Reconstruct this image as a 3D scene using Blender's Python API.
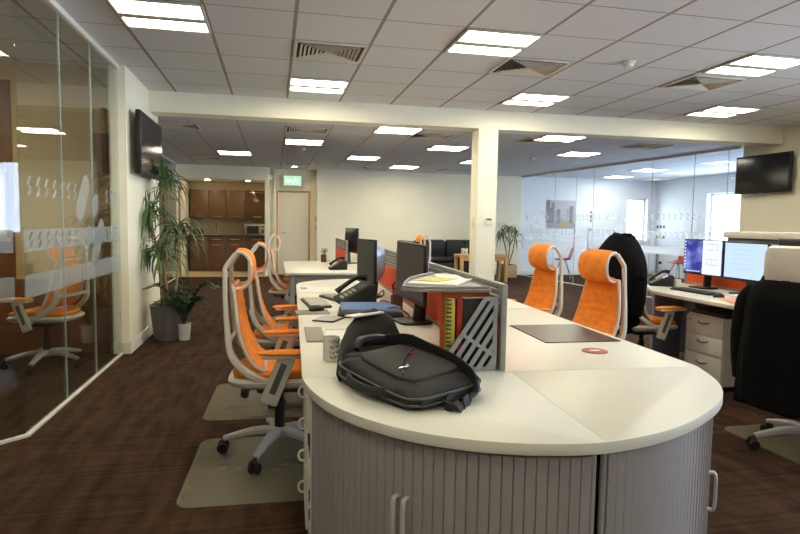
import bpy, bmesh, math, random
from mathutils import Vector, Matrix, Quaternion, noise
PI = math.pi
rnd = random.Random(7)
SC = bpy.context.scene
COL = SC.collection
for o in list(bpy.data.objects):
    bpy.data.objects.remove(o)

# ---------------------------------------------------------------- camera
CAM_H = 1.27
FPX, YAW, PITCH, ROLL = 588.0, -0.21143, 0.07432, 0.01595
cam_d = bpy.data.cameras.new('camera')
cam = bpy.data.objects.new('camera', cam_d)
COL.objects.link(cam)
cam_d.sensor_fit = 'HORIZONTAL'
cam_d.sensor_width = 36.0
cam_d.lens = 36.0 * FPX / 800.0
cam_d.clip_start = 0.05
cam_d.clip_end = 200
def cam_matrix(yw, pt, rl):
    cy, sy, cp, sp, cr, sr = math.cos(yw), math.sin(yw), math.cos(pt), math.sin(pt), math.cos(rl), math.sin(rl)
    Y = Matrix(((cy, 0, sy), (0, 1, 0), (-sy, 0, cy)))
    P = Matrix(((1, 0, 0), (0, cp, -sp), (0, sp, cp)))
    Q = Matrix(((cr, -sr, 0), (sr, cr, 0), (0, 0, 1)))
    M = Q @ P @ Y                      # camera(right, down, forward) = M @ (X, -Z, Y)
    def w(v):                          # back to world
        d = M.transposed() @ Vector(v)
        return Vector((d[0], d[2], -d[1]))
    r, u, b = w((1, 0, 0)), w((0, -1, 0)), w((0, 0, -1))
    m = Matrix.Identity(4)
    for i, a in enumerate((r, u, b)):
        for k in range(3):
            m[k][i] = a[k]
    m.translation = (0, 0, CAM_H)
    return m
cam.matrix_world = cam_matrix(YAW, PITCH, ROLL)
SC.camera = cam

# ---------------------------------------------------------------- light and exposure
SC.view_settings.view_transform = 'Standard'
SC.view_settings.look = 'None'
SC.view_settings.gamma = 1.0
SC.view_settings.use_curve_mapping = False
SC.view_settings.exposure = 0.68
LAMP_STRENGTH = 14.0
LAMP_COLOR = (1.0, 0.915, 0.70)
SKY_STRENGTH = 12.0
SKY_COLOR = (0.70, 0.82, 1.0)
world = bpy.data.worlds.new('daylight')
SC.world = world
world.use_nodes = True
wn = world.node_tree.nodes
wn['Background'].inputs[0].default_value = (*SKY_COLOR, 1)
wn['Background'].inputs[1].default_value = SKY_STRENGTH
def window_portal(name, loc, rot, sx, sy):
    l = bpy.data.lights.new(name, 'AREA')
    l.shape = 'RECTANGLE'
    l.size, l.size_y = sx, sy
    l.cycles.is_portal = True
    o = bpy.data.objects.new(name, l)
    COL.objects.link(o)
    o.location, o.rotation_euler = loc, rot

# ---------------------------------------------------------------- helpers
def lin(c):
    return tuple((x / 255 / 12.92) if x / 255 <= 0.04045 else ((x / 255 + 0.055) / 1.055) ** 2.4 for x in c)
MATS = {}
def mat(name, rgb, rough=0.5, metal=0.0, var=0.06, scale=30.0, bump=0.0, bscale=200.0, stretch=None, spec=0.5):
    if name in MATS:
        return MATS[name]
    m = bpy.data.materials.new(name)
    m.use_nodes = True
    nt = m.node_tree
    b = nt.nodes['Principled BSDF']
    b.inputs['Roughness'].default_value = rough
    b.inputs['Metallic'].default_value = metal
    b.inputs['Specular IOR Level'].default_value = spec
    c = lin(rgb)
    tc = nt.nodes.new('ShaderNodeTexCoord')
    mp = nt.nodes.new('ShaderNodeMapping')
    if stretch:
        mp.inputs['Scale'].default_value = stretch
    nt.links.new(tc.outputs['Object'], mp.inputs['Vector'])
    n = nt.nodes.new('ShaderNodeTexNoise')
    n.inputs['Scale'].default_value = scale
    n.inputs['Detail'].default_value = 3
    nt.links.new(mp.outputs['Vector'], n.inputs['Vector'])
    r = nt.nodes.new('ShaderNodeValToRGB')
    r.color_ramp.elements[0].position = 0.3
    r.color_ramp.elements[1].position = 0.7
    r.color_ramp.elements[0].color = (*[x * (1 - var) for x in c], 1)
    r.color_ramp.elements[1].color = (*[min(1, x * (1 + var)) for x in c], 1)
    nt.links.new(n.outputs['Fac'], r.inputs['Fac'])
    nt.links.new(r.outputs['Color'], b.inputs['Base Color'])
    if bump:
        n2 = nt.nodes.new('ShaderNodeTexNoise')
        n2.inputs['Scale'].default_value = bscale
        nt.links.new(mp.outputs['Vector'], n2.inputs['Vector'])
        bp = nt.nodes.new('ShaderNodeBump')
        bp.inputs['Strength'].default_value = bump
        bp.inputs['Distance'].default_value = 0.004
        nt.links.new(n2.outputs['Fac'], bp.inputs['Height'])
        nt.links.new(bp.outputs['Normal'], b.inputs['Normal'])
    MATS[name] = m
    return m
def emit(name, rgb, strength, raw=None):
    if name in MATS:
        return MATS[name]
    m = bpy.data.materials.new(name)
    m.use_nodes = True
    nt = m.node_tree
    nt.nodes.remove(nt.nodes['Principled BSDF'])
    e = nt.nodes.new('ShaderNodeEmission')
    e.inputs[0].default_value = (*(raw or lin(rgb)), 1)
    e.inputs[1].default_value = strength
    nt.links.new(e.outputs[0], nt.nodes['Material Output'].inputs[0])
    MATS[name] = m
    return m
def glass_mat(name, tint, ior=1.45, gain=1.0):
    m = bpy.data.materials.new(name)
    m.use_nodes = True
    nt = m.node_tree
    nt.nodes.remove(nt.nodes['Principled BSDF'])
    t = nt.nodes.new('ShaderNodeBsdfTransparent')
    t.inputs[0].default_value = (*tint, 1)
    g = nt.nodes.new('ShaderNodeBsdfGlossy')
    g.inputs['Roughness'].default_value = 0.0
    f = nt.nodes.new('ShaderNodeLayerWeight')
    f.inputs[0].default_value = 0.5
    pw = nt.nodes.new('ShaderNodeMath')
    pw.operation = 'POWER'
    pw.inputs[1].default_value = 5.0
    nt.links.new(f.outputs['Facing'], pw.inputs[0])
    mu = nt.nodes.new('ShaderNodeMath')
    mu.operation = 'MULTIPLY_ADD'
    mu.use_clamp = True
    r0 = ((ior - 1) / (ior + 1)) ** 2
    mu.inputs[1].default_value = (1 - r0) * gain
    mu.inputs[2].default_value = r0 * gain
    nt.links.new(pw.outputs[0], mu.inputs[0])
    x = nt.nodes.new('ShaderNodeMixShader')
    nt.links.new(mu.outputs[0], x.inputs[0])
    nt.links.new(t.outputs[0], x.inputs[1])
    nt.links.new(g.outputs[0], x.inputs[2])
    nt.links.new(x.outputs[0], nt.nodes['Material Output'].inputs[0])
    return m
def film_mat(name, rgb, opacity, rough=0.5):
    """translucent film or plastic: part see-through, part diffuse"""
    m = bpy.data.materials.new(name)
    m.use_nodes = True
    nt = m.node_tree
    b = nt.nodes['Principled BSDF']
    b.inputs['Base Color'].default_value = (*lin(rgb), 1)
    b.inputs['Roughness'].default_value = rough
    t = nt.nodes.new('ShaderNodeBsdfTransparent')
    tl = nt.nodes.new('ShaderNodeBsdfTranslucent')
    tl.inputs[0].default_value = (*lin(rgb), 1)
    x0 = nt.nodes.new('ShaderNodeMixShader')
    x0.inputs[0].default_value = 0.4
    nt.links.new(b.outputs[0], x0.inputs[1])
    nt.links.new(tl.outputs[0], x0.inputs[2])
    n = nt.nodes.new('ShaderNodeTexNoise')
    n.inputs['Scale'].default_value = 8
    mr = nt.nodes.new('ShaderNodeMapRange')
    mr.inputs['To Min'].default_value = opacity - 0.02
    mr.inputs['To Max'].default_value = opacity + 0.02
    nt.links.new(n.outputs['Fac'], mr.inputs['Value'])
    x = nt.nodes.new('ShaderNodeMixShader')
    nt.links.new(mr.outputs[0], x.inputs[0])
    nt.links.new(t.outputs[0], x.inputs[1])
    nt.links.new(x0.outputs[0], x.inputs[2])
    nt.links.new(x.outputs[0], nt.nodes['Material Output'].inputs[0])
    return m

def catmull(pts, n=6, closed=False):
    P = [Vector(p) for p in pts]
    if n <= 1 or len(P) < 3:
        return P
    out = []
    L = len(P)
    segs = L if closed else L - 1
    for i in range(segs):
        if closed:
            a, b, c, d = P[(i - 1) % L], P[i], P[(i + 1) % L], P[(i + 2) % L]
        else:
            b, c = P[i], P[i + 1]
            a = P[i - 1] if i > 0 else b * 2 - c
            d = P[i + 2] if i + 2 < L else c * 2 - b
        for k in range(n):
            t = k / n
            out.append(0.5 * ((2 * b) + (c - a) * t + (2 * a - 5 * b + 4 * c - d) * t * t + (3 * b - a - 3 * c + d) * t ** 3))
    if not closed:
        out.append(P[-1])
    return out

class MB:
    """collects shapes, then links them as ONE mesh object"""
    def __init__(self):
        self.v, self.f, self.sl = [], [], []
        self.slot = 0
    def add(self, vs, fs, mtx=None):
        o = len(self.v)
        self.v += [tuple(mtx @ Vector(p)) if mtx else tuple(p) for p in vs]
        self.f += [tuple(i + o for i in q) for q in fs]
        self.sl += [self.slot] * len(fs)
        return self
    def box(self, c, s, rz=0, bev=0, rot=None, seg=2):
        bm = bmesh.new()
        bmesh.ops.create_cube(bm, size=1)
        for v in bm.verts:
            v.co = (v.co[0] * s[0], v.co[1] * s[1], v.co[2] * s[2])
        if bev:
            bmesh.ops.bevel(bm, geom=list(bm.edges), offset=min(bev, min(s) * 0.45), segments=seg, profile=0.5, affect='EDGES')
        bm.verts.index_update()
        m = Matrix.Translation(c) @ (rot.to_matrix().to_4x4() if rot else Matrix.Rotation(rz, 4, 'Z'))
        self.add([v.co.copy() for v in bm.verts], [[v.index for v in f.verts] for f in bm.faces], m)
        bm.free()
        return self
    def span(self, a, b, bev=0):
        """box from corner a to corner b"""
        return self.box([(a[i] + b[i]) / 2 for i in range(3)], [abs(b[i] - a[i]) for i in range(3)], bev=bev)
    def prism(self, poly, z0, z1, bev=0, mtx=None):
        """outline in x, y pulled up from z0 to z1"""
        bm = bmesh.new()
        vs = [bm.verts.new((p[0], p[1], z0)) for p in poly]
        f = bm.faces.new(vs)
        if f.normal.z > 0:
            f.normal_flip()
        f.normal_update()
        r = bmesh.ops.extrude_face_region(bm, geom=[f])
        for e in r['geom']:
            if isinstance(e, bmesh.types.BMVert):
                e.co.z = z1
        bmesh.ops.recalc_face_normals(bm, faces=bm.faces)
        if bev:
            es = [e for e in bm.edges if abs(e.verts[0].co.z - e.verts[1].co.z) < 1e-6]
            bmesh.ops.bevel(bm, geom=es, offset=bev, segments=2, profile=0.5, affect='EDGES')
        bm.verts.index_update()
        self.add([v.co.copy() for v in bm.verts], [[v.index for v in q.verts] for q in bm.faces], mtx)
        bm.free()
        return self
    def loft(self, rings, cap=True, closed=True):
        n = len(rings[0])
        vs = [p for r in rings for p in r]
        fs = []
        for i in range(len(rings) - 1):
            for k in range(n if closed else n - 1):
                a, b = i * n + k, i * n + (k + 1) % n
                fs.append((a, b, b + n, a + n))
        if cap and closed:
            fs.append(tuple(reversed(range(n))))
            fs.append(tuple((len(rings) - 1) * n + k for k in range(n)))
        return self.add(vs, fs)
    def tube(self, pts, r, n=8, sm=4, rb=None, up=(0, 0, 1), closed=False, sq=1.0):
        """r: radius, or list of radii; rb: second half-width for flat bars; sq < 1 squares the section"""
        src = [Vector(p) for p in pts]
        P = catmull(src, sm, closed)
        R = r if isinstance(r, (list, tuple)) else [r] * len(src)
        def rad(i):
            t = i / max(1, len(P) - (0 if closed else 1)) * (len(R) - 1)
            k = min(int(t), len(R) - 2) if len(R) > 1 else 0
            return R[k] + (R[k + 1] - R[k]) * (t - k) if len(R) > 1 else R[0]
        rings = []
        N = len(P)
        for i, p in enumerate(P):
            if closed:
                t = P[(i + 1) % N] - P[i - 1]
            else:
                t = P[min(i + 1, N - 1)] - P[max(i - 1, 0)]
            t.normalize()
            u = Vector(up)
            if abs(t.dot(u)) > 0.98:
                u = Vector((0, 1, 0)) if abs(t.y) < 0.9 else Vector((1, 0, 0))
            s = t.cross(u).normalized()
            w = s.cross(t).normalized()
            a = rad(i)
            bb = (rb * a / R[0]) if rb else a
            ring = []
            for k in range(n):
                an = 2 * PI * (k + 0.5) / n
                c_, s_ = math.cos(an), math.sin(an)
                if sq < 1:
                    c_, s_ = math.copysign(abs(c_) ** sq, c_), math.copysign(abs(s_) ** sq, s_)
                ring.append(p + s * (a * c_) + w * (bb * s_))
            rings.append(ring)
        if closed:
            rings.append(rings[0])
            return self.loft(rings, cap=False)
        return self.loft(rings)
    def lathe(self, prof, c=(0, 0, 0), n=24, axis=None):
        rings = [[Vector((r * math.cos(2 * PI * k / n), r * math.sin(2 * PI * k / n), z)) for k in range(n)] for r, z in prof]
        m = Matrix.Translation(c)
        if axis:
            m = m @ Vector((0, 0, 1)).rotation_difference(Vector(axis)).to_matrix().to_4x4()
        return self.loft([[m @ p for p in r] for r in rings])
    def cyl(self, c, r, h, n=20, axis=None):
        return self.lathe([(r, -h / 2), (r, h / 2)], c, n, axis)
    def blade(self, pts, w, up=(0, 0, 1)):
        """a leaf: a strip following pts, w = list of half-widths, folded slightly"""
        P = [Vector(p) for p in pts]
        vs, fs = [], []
        for i, p in enumerate(P):
            t = (P[min(i + 1, len(P) - 1)] - P[max(i - 1, 0)]).normalized()
            s = t.cross(Vector(up))
            s = s.normalized() if s.length > 1e-4 else Vector((1, 0, 0))
            nn = s.cross(t)
            vs += [p - s * w[i] + nn * w[i] * 0.35, p, p + s * w[i] + nn * w[i] * 0.35]
        for i in range(len(P) - 1):
            a = i * 3
            fs += [(a, a + 1, a + 4, a + 3), (a + 1, a + 2, a + 5, a + 4)]
        return self.add(vs, fs)
    def build(self, name, m, parent=None, smooth=0.6):
        me = bpy.data.meshes.new(name)
        me.from_pydata(self.v, [], self.f)
        me.validate()
        bm = bmesh.new()
        bm.from_mesh(me)
        bmesh.ops.recalc_face_normals(bm, faces=bm.faces)
        bm.to_mesh(me)
        bm.free()
        ms = m if isinstance(m, (list, tuple)) else [m]
        for q in ms:
            me.materials.append(q)
        if len(ms) > 1 and len(me.polygons) == len(self.sl):
            me.polygons.foreach_set('material_index', self.sl)
        if smooth:
            me.polygons.foreach_set('use_smooth', [True] * len(me.polygons))
            me.set_sharp_from_angle(angle=smooth)
        me.update()
        o = bpy.data.objects.new(name, me)
        COL.objects.link(o)
        if parent:
            o.parent = parent
        return o

def tag(o, label, cat, group=None, kind=None):
    o['label'] = label
    o['category'] = cat
    if group:
        o['group'] = group
    if kind:
        o['kind'] = kind
    return o
def thing(name, label, cat, loc=(0, 0, 0), rz=0, group=None):
    o = bpy.data.objects.new(name, None)
    o.empty_display_size = 0.1
    COL.objects.link(o)
    o.location = loc
    o.rotation_euler = (0, 0, rz)
    return tag(o, label, cat, group)
def solo(name, mb, m, label, cat, loc=None, rz=0, group=None, rot=None):
    o = mb.build(name, m)
    if loc:
        o.location = loc
    o.rotation_euler = rot if rot else (0, 0, rz)
    return tag(o, label, cat, group)
def struct(name, mb, m, smooth=0.6):
    o = mb.build(name, m, None, smooth)
    o['kind'] = 'structure'
    return o
KIDS = {}
def copy_tree(o, parent=None):
    c = o.copy()
    COL.objects.link(c)
    c.parent = parent
    for ch in o.children:
        copy_tree(ch, c)
    return c
def dup(o, loc, rz, label, group=None):
    c = copy_tree(o)
    c.location = loc
    c.rotation_euler = (0, 0, rz)
    c['label'] = label
    if group:
        c['group'] = group
    return c
def arc(cx, cy, r, a0, a1, n, ry=None):
    return [(cx + r * math.cos(a0 + (a1 - a0) * k / n), cy + (ry or r) * math.sin(a0 + (a1 - a0) * k / n)) for k in range(n + 1)]

# ---------------------------------------------------------------- materials
WALL = mat('wall_paint', (246, 241, 219), 0.85, var=0.015, scale=3)
OFFW = mat('white_office_paint', (238, 240, 244), 0.85, var=0.015, scale=3)
TRIMW = mat('white_trim_paint', (232, 228, 214), 0.5, var=0.02)
DESKW = mat('white_desk_laminate', (222, 220, 206), 0.38, var=0.012, scale=5)
EDGEW = mat('grey_white_desk_edge', (205, 203, 195), 0.45, var=0.02)
SILVER = mat('silver_painted_steel', (168, 166, 164), 0.42, 0.3, var=0.03)
DKGREY = mat('dark_grey_plastic', (52, 53, 54), 0.5)
BLACKP = mat('black_plastic', (20, 20, 21), 0.4)
BLACKM = mat('black_matt_plastic', (30, 30, 31), 0.7)
WHITEP = mat('white_chair_plastic', (214, 209, 198), 0.38, var=0.02)
ORANGE = mat('orange_mesh_fabric', (244, 142, 40), 0.85, var=0.14, scale=18, bump=0.25, bscale=900)
ORANGEP = mat('orange_screen_fabric', (238, 88, 30), 0.85, var=0.06)
ALU = mat('polished_aluminium', (190, 188, 184), 0.25, 0.85, var=0.03)
WOOD = mat('oak_wood', (196, 150, 92), 0.5, var=0.15, scale=6, stretch=(8, 8, 1))
DWOOD = mat('dark_walnut_laminate', (104, 74, 46), 0.4, var=0.22, scale=7, stretch=(6, 6, 0.7))
PAPER = mat('white_paper', (238, 236, 228), 0.8, var=0.03)
BLACKC = mat('black_wool_cloth', (13, 13, 14), 0.95, var=0.25, scale=40, spec=0.15)
BAGC = mat('black_nylon', (25, 24, 23), 0.68, var=0.2, scale=60, bump=0.3, bscale=700)
GLASS = glass_mat('clear_partition_glass', (0.93, 0.97, 0.95), 1.45, 1.0)
GLASSB = glass_mat('clear_office_glass', (0.95, 0.98, 0.98), 1.4, 0.8)
GEDGE = mat('green_glass_edge', (176, 190, 182), 0.3)
FROST = film_mat('frosted_film', (205, 215, 218), 0.30)
FROSTB = film_mat('frosted_film_light', (246, 249, 252), 0.42)

def carpet_mat():
    m = bpy.data.materials.new('brown_streaked_carpet')
    m.use_nodes = True
    nt = m.node_tree
    b = nt.nodes['Principled BSDF']
    b.inputs['Roughness'].default_value = 0.95
    b.inputs['Specular IOR Level'].default_value = 0.12
    tc = nt.nodes.new('ShaderNodeTexCoord')
    def nz(scale, st, det=3):
        mp = nt.nodes.new('ShaderNodeMapping')
        mp.inputs['Scale'].default_value = st
        nt.links.new(tc.outputs['Object'], mp.inputs['Vector'])
        n = nt.nodes.new('ShaderNodeTexNoise')
        n.inputs['Scale'].default_value = scale
        n.inputs['Detail'].default_value = det
        nt.links.new(mp.outputs['Vector'], n.inputs['Vector'])
        return n
    a, c = nz(1.0, (13, 2.6, 1)), nz(1.0, (2.0, 42, 1), 2)
    d = nz(260.0, (1, 1, 1), 1)
    mx = nt.nodes.new('ShaderNodeMix')
    mx.data_type = 'FLOAT'
    mx.inputs[0].default_value = 0.42
    nt.links.new(a.outputs['Fac'], mx.inputs[2])
    nt.links.new(c.outputs['Fac'], mx.inputs[3])
    mx2 = nt.nodes.new('ShaderNodeMix')
    mx2.data_type = 'FLOAT'
    mx2.inputs[0].default_value = 0.18
    nt.links.new(mx.outputs[0], mx2.inputs[2])
    nt.links.new(d.outputs['Fac'], mx2.inputs[3])
    r = nt.nodes.new('ShaderNodeValToRGB')
    r.color_ramp.elements[0].position = 0.36
    r.color_ramp.elements[1].position = 0.64
    r.color_ramp.elements[0].color = (0.020, 0.0105, 0.007, 1)
    r.color_ramp.elements[1].color = (0.088, 0.046, 0.027, 1)
    nt.links.new(mx2.outputs[0], r.inputs['Fac'])
    nt.links.new(r.outputs['Color'], b.inputs['Base Color'])
    bp = nt.nodes.new('ShaderNodeBump')
    bp.inputs['Strength'].default_value = 0.4
    bp.inputs['Distance'].default_value = 0.003
    nt.links.new(d.outputs['Fac'], bp.inputs['Height'])
    nt.links.new(bp.outputs['Normal'], b.inputs['Normal'])
    return m
def ceiling_mat(name, x0, y0, step, rgb, line):
    """mineral-fibre tiles between broad bars running in depth and thin cross bars"""
    m = bpy.data.materials.new(name)
    m.use_nodes = True
    nt = m.node_tree
    b = nt.nodes['Principled BSDF']
    b.inputs['Roughness'].default_value = 0.9
    b.inputs['Specular IOR Level'].default_value = 0.1
    tc = nt.nodes.new('ShaderNodeTexCoord')
    sp = nt.nodes.new('ShaderNodeSeparateXYZ')
    nt.links.new(tc.outputs['Object'], sp.inputs[0])
    def M(op, a, bb=None):
        n = nt.nodes.new('ShaderNodeMath')
        n.operation = op
        for i, q in enumerate((a, bb)):
            if q is None:
                continue
            if isinstance(q, (int, float)):
                n.inputs[i].default_value = q
            else:
                nt.links.new(q, n.inputs[i])
        return n.outputs[0]
    def dist(o, off):
        fr = M('FRACT', M('DIVIDE', M('SUBTRACT', o, off - step / 2 - 100 * step), step))
        return M('MULTIPLY', M('ABSOLUTE', M('SUBTRACT', fr, 0.5)), step)
    mx = M('MAXIMUM', M('LESS_THAN', dist(sp.outputs[0], x0), 0.013), M('LESS_THAN', dist(sp.outputs[1], y0), 0.006))
    n = nt.nodes.new('ShaderNodeTexNoise')
    n.inputs['Scale'].default_value = 90
    nt.links.new(tc.outputs['Object'], n.inputs['Vector'])
    r = nt.nodes.new('ShaderNodeValToRGB')
    c = lin(rgb)
    r.color_ramp.elements[0].color = (*[q * 0.9 for q in c], 1)
    r.color_ramp.elements[1].color = (*[q * 1.08 for q in c], 1)
    nt.links.new(n.outputs['Fac'], r.inputs['Fac'])
    x = nt.nodes.new('ShaderNodeMix')
    x.data_type = 'RGBA'
    nt.links.new(mx, x.inputs[0])
    nt.links.new(r.outputs['Color'], x.inputs[6])
    x.inputs[7].default_value = (*lin(line), 1)
    nt.links.new(x.outputs[2], b.inputs['Base Color'])
    return m

# ---------------------------------------------------------------- the setting
CF, CB = 2.665, 2.50
RX = 6.85                       # right wall
YB0, YB1 = 6.93, 7.20           # beam
YF = 14.0                       # far wall
struct('floor', MB().span((-6, -3, -0.1), (11, 17, 0)), carpet_mat(), 0)
KF = mat('beige_vinyl_floor', (205, 184, 140), 0.5, var=0.05)
struct('floor_kitchen', MB().span((-2.09, 13.75, 0), (-0.15, 16.0, 0.004)), KF, 0)
CEIL = ceiling_mat('ceiling_tiles', 0.144, 4.1, 0.597, (222, 224, 226), (158, 150, 138))
struct('ceiling_front', MB().span((-6, -3, CF), (RX, YB0 + 0.1, CF + 0.1)), CEIL, 0)
CEILB = ceiling_mat('ceiling_tiles_back', 0.144, 7.45, 0.597, (214, 219, 227), (192, 186, 176))
struct('ceiling_back', MB().span((-6, YB1 - 0.05, CB), (11, 17, CB + 0.1)), CEILB, 0)
struct('beam', MB().span((-1.40, YB0, 2.44), (RX, YB1, CF)), WALL, 0)
struct('column', MB().span((2.448, YB0, 0), (2.698, YB1 - 0.02, 2.44)), WALL, 0)
struct('baseboard_column', MB().span((2.436, YB0 - 0.012, 0), (2.71, YB1 - 0.008, 0.1), 0.004), TRIMW)
# left: glass meeting room, solid wall end, recess, second glass partition
struct('wall_left', MB().span((-1.47, 5.885, 0), (-1.33, 7.3, CF)).span((-2.2, 7.3, 0), (-1.33, 7.42, CF)), WALL, 0)
struct('baseboard_left', MB().span((-1.33, 5.873, 0), (-1.316, 7.42, 0.115), 0.004).span((-1.40, 5.872, 0), (-1.316, 5.886, 0.115), 0.004), TRIMW)
struct('trim_1', MB().span((-1.47, 5.868, 0.115), (-1.415, 5.886, CF - 0.03)), TRIMW)
struct('wall_far', MB().span((1.02, YF, 0), (6.12, YF + 0.12, CB)).span((0.98, YF, 0), (1.02, YF + 0.4, CB)), WALL, 0)
struct('wall_door', MB().span((-0.21, YF + 0.3, 0), (0.06, YF + 0.42, CB)).span((0.84, YF + 0.3, 0), (1.0, YF + 0.42, CB)).span((0.05, YF + 0.3, 2.0), (0.85, YF + 0.42, CB))
       .span((-0.21, YF - 0.06, 0), (-0.10, YF + 0.42, CB)), WALL, 0)
struct('wall_kitchen', MB().span((-2.3, 15.75, 0), (0.2, 15.85, CB)).span((-2.2, YF - 0.35, 0), (-2.09, 15.8, CB)).span((-0.12, YF + 0.3, 0), (0.0, 15.8, CB))
       .span((-2.15, YF - 0.1, 2.2), (-0.15, YF + 0.05, CB)), WALL, 0)
struct('ceiling_kitchen', MB().span((-2.15, YF, 2.24), (-0.05, 15.8, 2.3)), WALL, 0)
struct('baseboard_far', MB().span((1.0, YF - 0.014, 0), (6.10, YF, 0.11), 0.004), TRIMW)
# right wall with the window that lies beside the camera
def wall_with_holes(axis, pos, th, a0, a1, h, holes):
    """wall along y (axis 'x' fixed) or along x (axis 'y' fixed) with rectangular openings (s0, s1, z0, z1)"""
    mb = MB()
    def put(s0, s1, z0, z1):
        if s1 - s0 > 1e-4 and z1 - z0 > 1e-4:
            if axis == 'x':
                mb.span((pos, s0, z0), (pos + th, s1, z1))
            else:
                mb.span((s0, pos, z0), (s1, pos + th, z1))
    cur = a0
    for s0, s1, z0, z1 in sorted(holes):
        put(cur, s0, 0, h)
        put(s0, s1, 0, z0)
        put(s0, s1, z1, h)
        cur = s1
    put(cur, a1, 0, h)
    return mb
WIN_R = (-0.6, 4.4, 0.95, 2.3)
struct('wall_right', wall_with_holes('x', RX, 0.12, -3, 7.62, CF, [WIN_R]), WALL, 0)
struct('baseboard_right', MB().span((RX - 0.014, -3, 0), (RX, 7.62, 0.11), 0.004), TRIMW)
struct('wall_back', MB().span((-6, -3.1, 0), (RX + 0.1, -3, CF)), WALL, 0)
struct('wall_side', MB().span((RX + .02, 7.50, 0), (11, 7.62, CB)), OFFW, 0)
# the glass office at the right
OX = 10.0
WIN_O = [(10.45, 12.15, 0.95, 2.08), (8.3, 10.3, 0.95, 2.08)]  # second opening is unseen, added for more daylight
struct('wall_office_right', wall_with_holes('x', OX, 0.25, 7.6, YF + 0.2, CB, WIN_O), OFFW, 0)
WIN_F = (9.12, 9.72, 0.9, 2.02)
struct('wall_office_far', wall_with_holes('y', YF, 0.25, 6.12, OX + 0.2, CB, [WIN_F]), OFFW, 0)
struct('baseboard_office', MB().span((6.16, YF - 0.014, 0), (OX, YF, 0.10), 0.004), TRIMW)
WINGLASS = glass_mat('window_glass', (0.95, 0.97, 1.0), 1.3, 0.6)
def window(n, axis, pos, s0, s1, z0, z1, bars, th=0.05):
    mb = MB()
    w = 0.045
    def bar(a0, a1, b0, b1):
        if axis == 'x':
            mb.span((pos, a0, b0), (pos + th, a1, b1), 0.004)
        else:
            mb.span((a0, pos, b0), (a1, pos + th, b1), 0.004)
    bar(s0, s1, z0, z0 + w); bar(s0, s1, z1 - w, z1); bar(s0, s0 + w, z0, z1); bar(s1 - w, s1, z0, z1)
    for k in range(1, bars):
        m_ = s0 + (s1 - s0) * k / bars
        bar(m_ - w / 2, m_ + w / 2, z0, z1)
    o = struct('window_%d' % n, mb, TRIMW)
    g = MB()
    if axis == 'x':
        g.span((pos + th * .4, s0 + .02, z0 + .02), (pos + th * .6, s1 - .02, z1 - .02))
    else:
        g.span((s0 + .02, pos + th * .4, z0 + .02), (s1 - .02, pos + th * .6, z1 - .02))
    g.build('pane', WINGLASS, o, 0)
    sb = MB()
    if axis == 'x':
        sb.span((pos - 0.14, s0 - .04, z0 - .03), (pos + .02, s1 + .04, z0 - .002), 0.006)
    else:
        sb.span((s0 - .04, pos - 0.14, z0 - .03), (s1 + .04, pos + .02, z0 - .002), 0.006)
    sb.build('sill', TRIMW, o)
window(1, 'x', OX + 0.12, *WIN_O[0], 2)
window(2, 'x', OX + 0.12, *WIN_O[1], 2)  # unseen window behind the television wall, added for its daylight
window(3, 'y', YF + 0.12, *WIN_F, 1)
window(4, 'x', RX + 0.03, *WIN_R, 4)
for i, (y0, y1, z0, z1) in enumerate(WIN_O):
    window_portal('window_daylight', (OX + 0.26, (y0 + y1) / 2, (z0 + z1) / 2), (0, PI / 2, 0), z1 - z0, y1 - y0)
window_portal('window_daylight', ((WIN_F[0] + WIN_F[1]) / 2, YF + 0.26, 1.46), (-PI / 2, 0, 0), 0.6, 1.12)
window_portal('window_daylight', (RX + 0.13, 1.9, 1.625), (0, PI / 2, 0), 1.35, 5.0)

# meeting room behind the left glass
TAN = mat('tan_wall_paint', (196, 166, 116), 0.8, var=0.03, scale=2)
WIN_M = (-3.40, -2.40, 1.08, 1.68)
struct('wall_meeting_far', wall_with_holes('y', 6.03, 0.12, -6, -1.47, CF, [WIN_M]), TAN, 0)
WPAN = mat('brown_wood_panel', (120, 74, 40), 0.5, var=0.15, scale=5, stretch=(6, 6, .6))
struct('trim_2', MB().span((-4.6, 6.012, 1.70), (-2.33, 6.03, 2.5)).span((-4.6, 6.012, 0.70), (-2.33, 6.03, 1.06)).span((-2.385, 6.012, 1.06), (-2.33, 6.03, 1.70)).span((-5.9, 6.012, 0), (-1.67, 6.03, 0.70)), WPAN, 0)
struct('trim_3', MB().span((-1.66, 6.005, 0.0), (-1.50, 6.03, 2.06)), WPAN, 0)
struct('wall_meeting_left', MB().span((-6.1, -3, 0), (-6, 6.15, CF)), TAN, 0)
struct('wall_meeting_front', MB().span((-6, -1.0, 0), (-2.35, -0.9, CF)), TAN, 0)
window(5, 'y', 6.06, *WIN_M, 1)  # window built in place of a bluish reflection in the angled glass
window_portal('window_daylight', (-2.9, 6.17, 1.38), (-PI / 2, 0, 0), 1.0, 0.6)
struct('wall_back_left', MB().span((-6, 7.42, 0), (-5.9, 16, CB)).span((-6, 7.3, 0), (-2.2, 7.42, CF)), WALL, 0)
struct('wall_back_far', MB().span((-6, 14.6, 0), (-2.2, 14.7, CB)), WALL, 0)

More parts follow.
